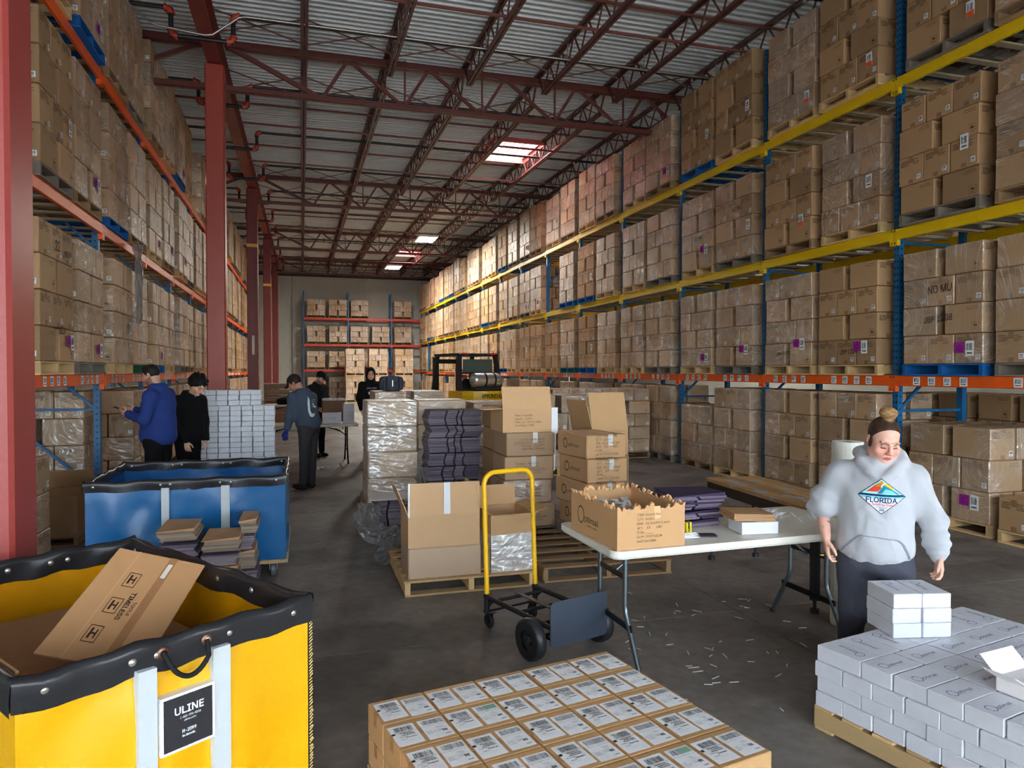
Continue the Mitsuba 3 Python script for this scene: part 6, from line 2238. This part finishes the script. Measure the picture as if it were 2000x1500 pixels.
piece([(-.12, -.012), (.12, -.012), (.12, .10), (-.12, .10)], .0052, (128, 214, 220))
piece([(-.12, .012), (.12, .012), (.12, .10), (-.12, .10)], .0060, (176, 232, 226))
piece([(.032 + .026 * math.cos(a), .048 + .026 * math.sin(a)) for a in np.linspace(0, 2 * PI, 22)[:-1]], .0068, (246, 176, 40))
piece([(-.075, .022), (-.02, .024), (.0, .045), (-.014, .070), (-.04, .052)], .0070, (226, 70, 52))
piece([(-.03, .050), (.0, .088), (.012, .074), (-.01, .052)], .0076, (244, 150, 50))
piece([(-.02, .014), (.012, .062), (.03, .052), (.09, .014)], .0078, (40, 130, 150))
piece([(.0, .014), (.02, .040), (.05, .034), (.075, .014)], .0084, (116, 206, 214))
piece([(-.12, .0), (.12, .0), (.12, .011), (-.12, .011)], .0086, (36, 54, 96))
on_front(b, hood_, flat_text('FLORIDA', .027, .152), cx, cz - .034, .0064, (30, 52, 96))
on_front(b, hood_, flat_text('Sunshine State', .014, .105, False), cx + .006, cz - .052, .0064, (214, 40, 60))
on_front(b, hood_, flat_text('the', .009, .014, False), cx - .058, cz - .050, .0064, (214, 40, 60))
on_front(b, hood_, flat_text('ESTABLISHED', .0075, .058, False), cx, cz - .065, .0064, (60, 66, 84))
on_front(b, hood_, flat_text('1845', .011, .026), cx, cz - .080, .0064, (60, 66, 84))
b.put(part(t, 'printed_badge'), 'matte', True, F)
labels[t + '__printed_badge'] = {'label': 'diamond shaped Florida beach print on the chest'}
b = MB((150, 152, 160))
for pl in ([(-.185, .705), (-.16, .745), (-.12, .79), (-.085, .825)], [(-.085, .825), (0, .822), (.10, .812)], [(.10, .812), (.125, .79), (.145, .745), (.16, .70)]):
    p = np.array(pl)
    s_ = np.linspace(0, len(p) - 1, 14)
    x, z = np.interp(s_, np.arange(len(p)), p[:, 0]), np.interp(s_, np.arange(len(p)), p[:, 1])
    for o in (0, .007):
        y = front_depth(hood_, x + o, z)
        b.tube(np.stack([x + o, y - .004, z], 1), .0024, n=6)
b.put(part(t, 'pocket_seams'), 'matte', True, F)
b = MB((214, 176, 92))
b.lathe([(.0105, -.003), (.0125, -.003), (.0125, .003), (.0105, .003), (.0105, -.003)], (-.277, -.087, .675), (.1, -.05, -1), n=14)
b.put(part(t, 'ring'), 'metal', True, F)

# worker in the blue hoodie with a phone
M1 = {'yaw': -104, 'hyaw': -100, 'hpitch': 24, 'pelvis': (0, 0, .93), 'chest': (.01, 0, 1.30), 'neck': (-.02, 0, 1.53), 'head': (-.075, 0, 1.675),
      'shL': (-.01, -.19, 1.43), 'elL': (-.05, -.27, 1.16), 'wrL': (-.27, -.15, 1.225), 'hdL': (-1, .35, .25), 'hnL': (.25, .7, .5), 'shR': (.05, .19, 1.43), 'elR': (-.06, .25, 1.17), 'wrR': (-.27, .06, 1.26), 'hdR': (-1, -.35, .15), 'hnR': (.2, -.7, .5),
      'hipL': (-.02, -.10, .88), 'knL': (-.02, -.11, .48), 'anL': (.0, -.12, .09), 'hipR': (.03, .10, .88), 'knR': (.02, .11, .48), 'anR': (.05, .12, .09)}
person('man in a royal blue hoodie looking at his phone by the left rack', (-1.645, 9.28), -10.2, M1, hs=.011, skin=(196, 146, 122), top=(42, 60, 120), bottom=(20, 20, 22), hair=(34, 28, 26), style='short', girth=1.13, fat=1.28, beard=(70, 54, 48), seed=21, hem=.86)
t = thing('phone', 'dark phone held by the man in the blue hoodie', 'phone')
MB((22, 22, 24)).cbox((-.075, -.04, -.005), (.075, .04, .005), .003).put(t, 'gloss', False, frame((-1.645, 9.28, 0), -10.2) @ T().translate([-.39, -.07, 1.285]).rotate([0, 1, 0], 18))

# curly-haired worker in black
M2 = {'yaw': 58, 'hyaw': 56, 'hpitch': 34, 'pelvis': (-.06, 0, .88), 'chest': (-.05, 0, 1.20), 'neck': (.01, -.01, 1.42), 'head': (.085, -.05, 1.535),
      'shL': (.06, .15, 1.33), 'elL': (.09, .19, 1.05), 'wrL': (.13, .12, .82), 'hdL': (.1, -.1, -1), 'hnL': (-.9, -.2, 0), 'shR': (-.14, -.15, 1.33), 'elR': (-.13, -.22, 1.05), 'wrR': (-.01, -.22, .82), 'hdR': (.15, .1, -1), 'hnR': (.1, .9, 0),
      'hipL': (-.01, .08, .83), 'knL': (.0, .09, .46), 'anL': (-.02, .09, .09), 'hipR': (-.10, -.09, .83), 'knR': (-.08, -.10, .46), 'anR': (-.10, -.09, .09)}
person('man with black curly hair in a black hoodie left of the white box wall', (-1.385, 10.12), -9.0, M2, hs=.011, skin=(214, 168, 142), top=(20, 20, 22), bottom=(16, 16, 18), hair=(20, 18, 18), style='curly', girth=.98, seed=31, hem=.80)

# worker in the grey hoodie, seen from behind
M3 = {'yaw': -128, 'hyaw': -112, 'hpitch': 38, 'pelvis': (.06, 0, .93), 'chest': (.0, 0, 1.24), 'neck': (-.05, .02, 1.42), 'head': (-.13, .03, 1.54),
      'shL': (-.15, -.09, 1.34), 'elL': (-.20, -.10, 1.06), 'wrL': (-.25, -.09, .86), 'hdL': (-.15, 0, -1), 'hnL': (.2, .8, 0), 'shR': (.10, .15, 1.33), 'elR': (.12, .22, 1.06), 'wrR': (.02, .28, .92), 'hdR': (-.6, .2, -.6), 'hnR': (-.3, -.7, 0),
      'hipL': (.01, -.07, .88), 'knL': (.0, -.06, .48), 'anL': (-.02, -.04, .09), 'hipR': (.11, .06, .88), 'knR': (.10, .09, .48), 'anR': (.09, .12, .09)}
tg, Fg, hg, Ag, fg, sg = person('man in a slate grey hoodie, cap and blue gloves, seen from behind', (.03, 10.75), -.6, M3, hs=.010, skin=(170, 120, 98), top=(66, 76, 90), bottom=(58, 56, 56), shoe=(34, 30, 28), hair=(30, 26, 24), style='cap',
                                 girth=1.05, fat=1.12, glove=(28, 36, 110), seed=41, hem=.88, inner=(46, 36, 34))
b = MB((206, 212, 214))
wing = [(-.02, .16), (.02, .12), (.03, .05), (.04, -.04), (.075, -.085), (.13, -.09), (.155, -.07), (.15, -.115), (.09, -.14), (.03, -.12), (-.01, -.05), (-.03, .06)]
on_front(b, hg, flat([(p[0] * .55, p[1]) for p in wing]), .06, 1.20, .004, None)
on_front(b, hg, flat([(.05 + p[0] * .5, p[1] * .8 + .02) for p in [(0, .05), (.05, -.03), (.11, -.02), (.10, .0), (.06, .0), (.02, .06)]]), .06, 1.20, .004, None)
for k in range(4):
    on_front(b, hg, flat([(.05, .10 - .03 * k), (.10, .11 - .03 * k), (.10, .118 - .03 * k), (.05, .108 - .03 * k)]), .05, 1.20, .004, (150, 160, 166))
b.put(part(tg, 'back_print'), 'matte', True, Fg)

# man in a cap behind the far table, and the hooded worker
M4 = {'yaw': 40, 'hyaw': 48, 'hpitch': 28, 'pelvis': (0, 0, .93), 'chest': (0, 0, 1.26), 'neck': (.02, 0, 1.46), 'head': (.06, -.03, 1.58), 'shL': (.13, .12, 1.37), 'elL': (.17, .08, 1.10), 'wrL': (.16, -.12, .98), 'hdL': (.2, -1, -.2), 'hnL': (-.8, 0, -.4),
      'shR': (-.13, -.10, 1.37), 'elR': (-.17, -.14, 1.10), 'wrR': (-.02, -.24, .98), 'hdR': (.6, -.7, -.2), 'hnR': (.4, .4, -.4), 'hipL': (.07, .06, .88), 'knL': (.07, .06, .48), 'anL': (.07, .06, .09), 'hipR': (-.07, -.06, .88), 'knR': (-.07, -.06, .48), 'anR': (-.07, -.06, .09)}
person('bearded man in a black cap looking down behind the far folding table', (.30, 14.72), 1.2, M4, hs=.015, skin=(190, 144, 122), top=(26, 26, 28), bottom=(24, 24, 26), hair=(26, 22, 20), style='cap', beard=(44, 36, 32), seed=51, head_h=.007, hand_h=.007, inner=(22, 22, 24))
M5 = {'yaw': 12, 'hyaw': 8, 'hpitch': 4, 'pelvis': (.02, 0, .96), 'chest': (.01, 0, 1.30), 'neck': (.0, 0, 1.51), 'head': (.0, -.02, 1.655), 'shL': (.17, .03, 1.42), 'elL': (.22, .04, 1.14), 'wrL': (.20, -.08, .92), 'hdL': (0, -.2, -1), 'hnL': (-.8, 0, 0),
      'shR': (-.17, -.02, 1.42), 'elR': (-.23, -.02, 1.15), 'wrR': (-.19, -.10, .94), 'hdR': (.1, -.2, -1), 'hnR': (.8, 0, 0), 'hipL': (.09, .02, .90), 'knL': (.09, 0, .49), 'anL': (.08, .03, .09), 'hipR': (-.07, -.02, .90), 'knR': (-.05, -.03, .49), 'anR': (-.05, 0, .09)}
th_, Fh, hh, Ah, fh, sh_ = person('person in black with the hood up, walking beyond the wrapped pallets', (1.36, 14.9), -5.2, M5, hs=.013, skin=(206, 160, 140), top=(20, 20, 22), bottom=(22, 22, 24), hair=(70, 36, 30), style='hooded', hood='up', seed=61,
                                   head_h=.0065, hand_h=.007, hem=.86)
b = MB((190, 190, 194))
on_front(b, hh, flat_text('OAKLAND', .03, .2, False), .02, 1.36, .004, None)
on_front(b, hh, flat([(-.06, 1.24), (.06, 1.24), (.08, 1.30), (.0, 1.32), (-.07, 1.29)]), .02, .0, .004, None)
b.put(part(th_, 'chest_print'), 'matte', True, Fh)
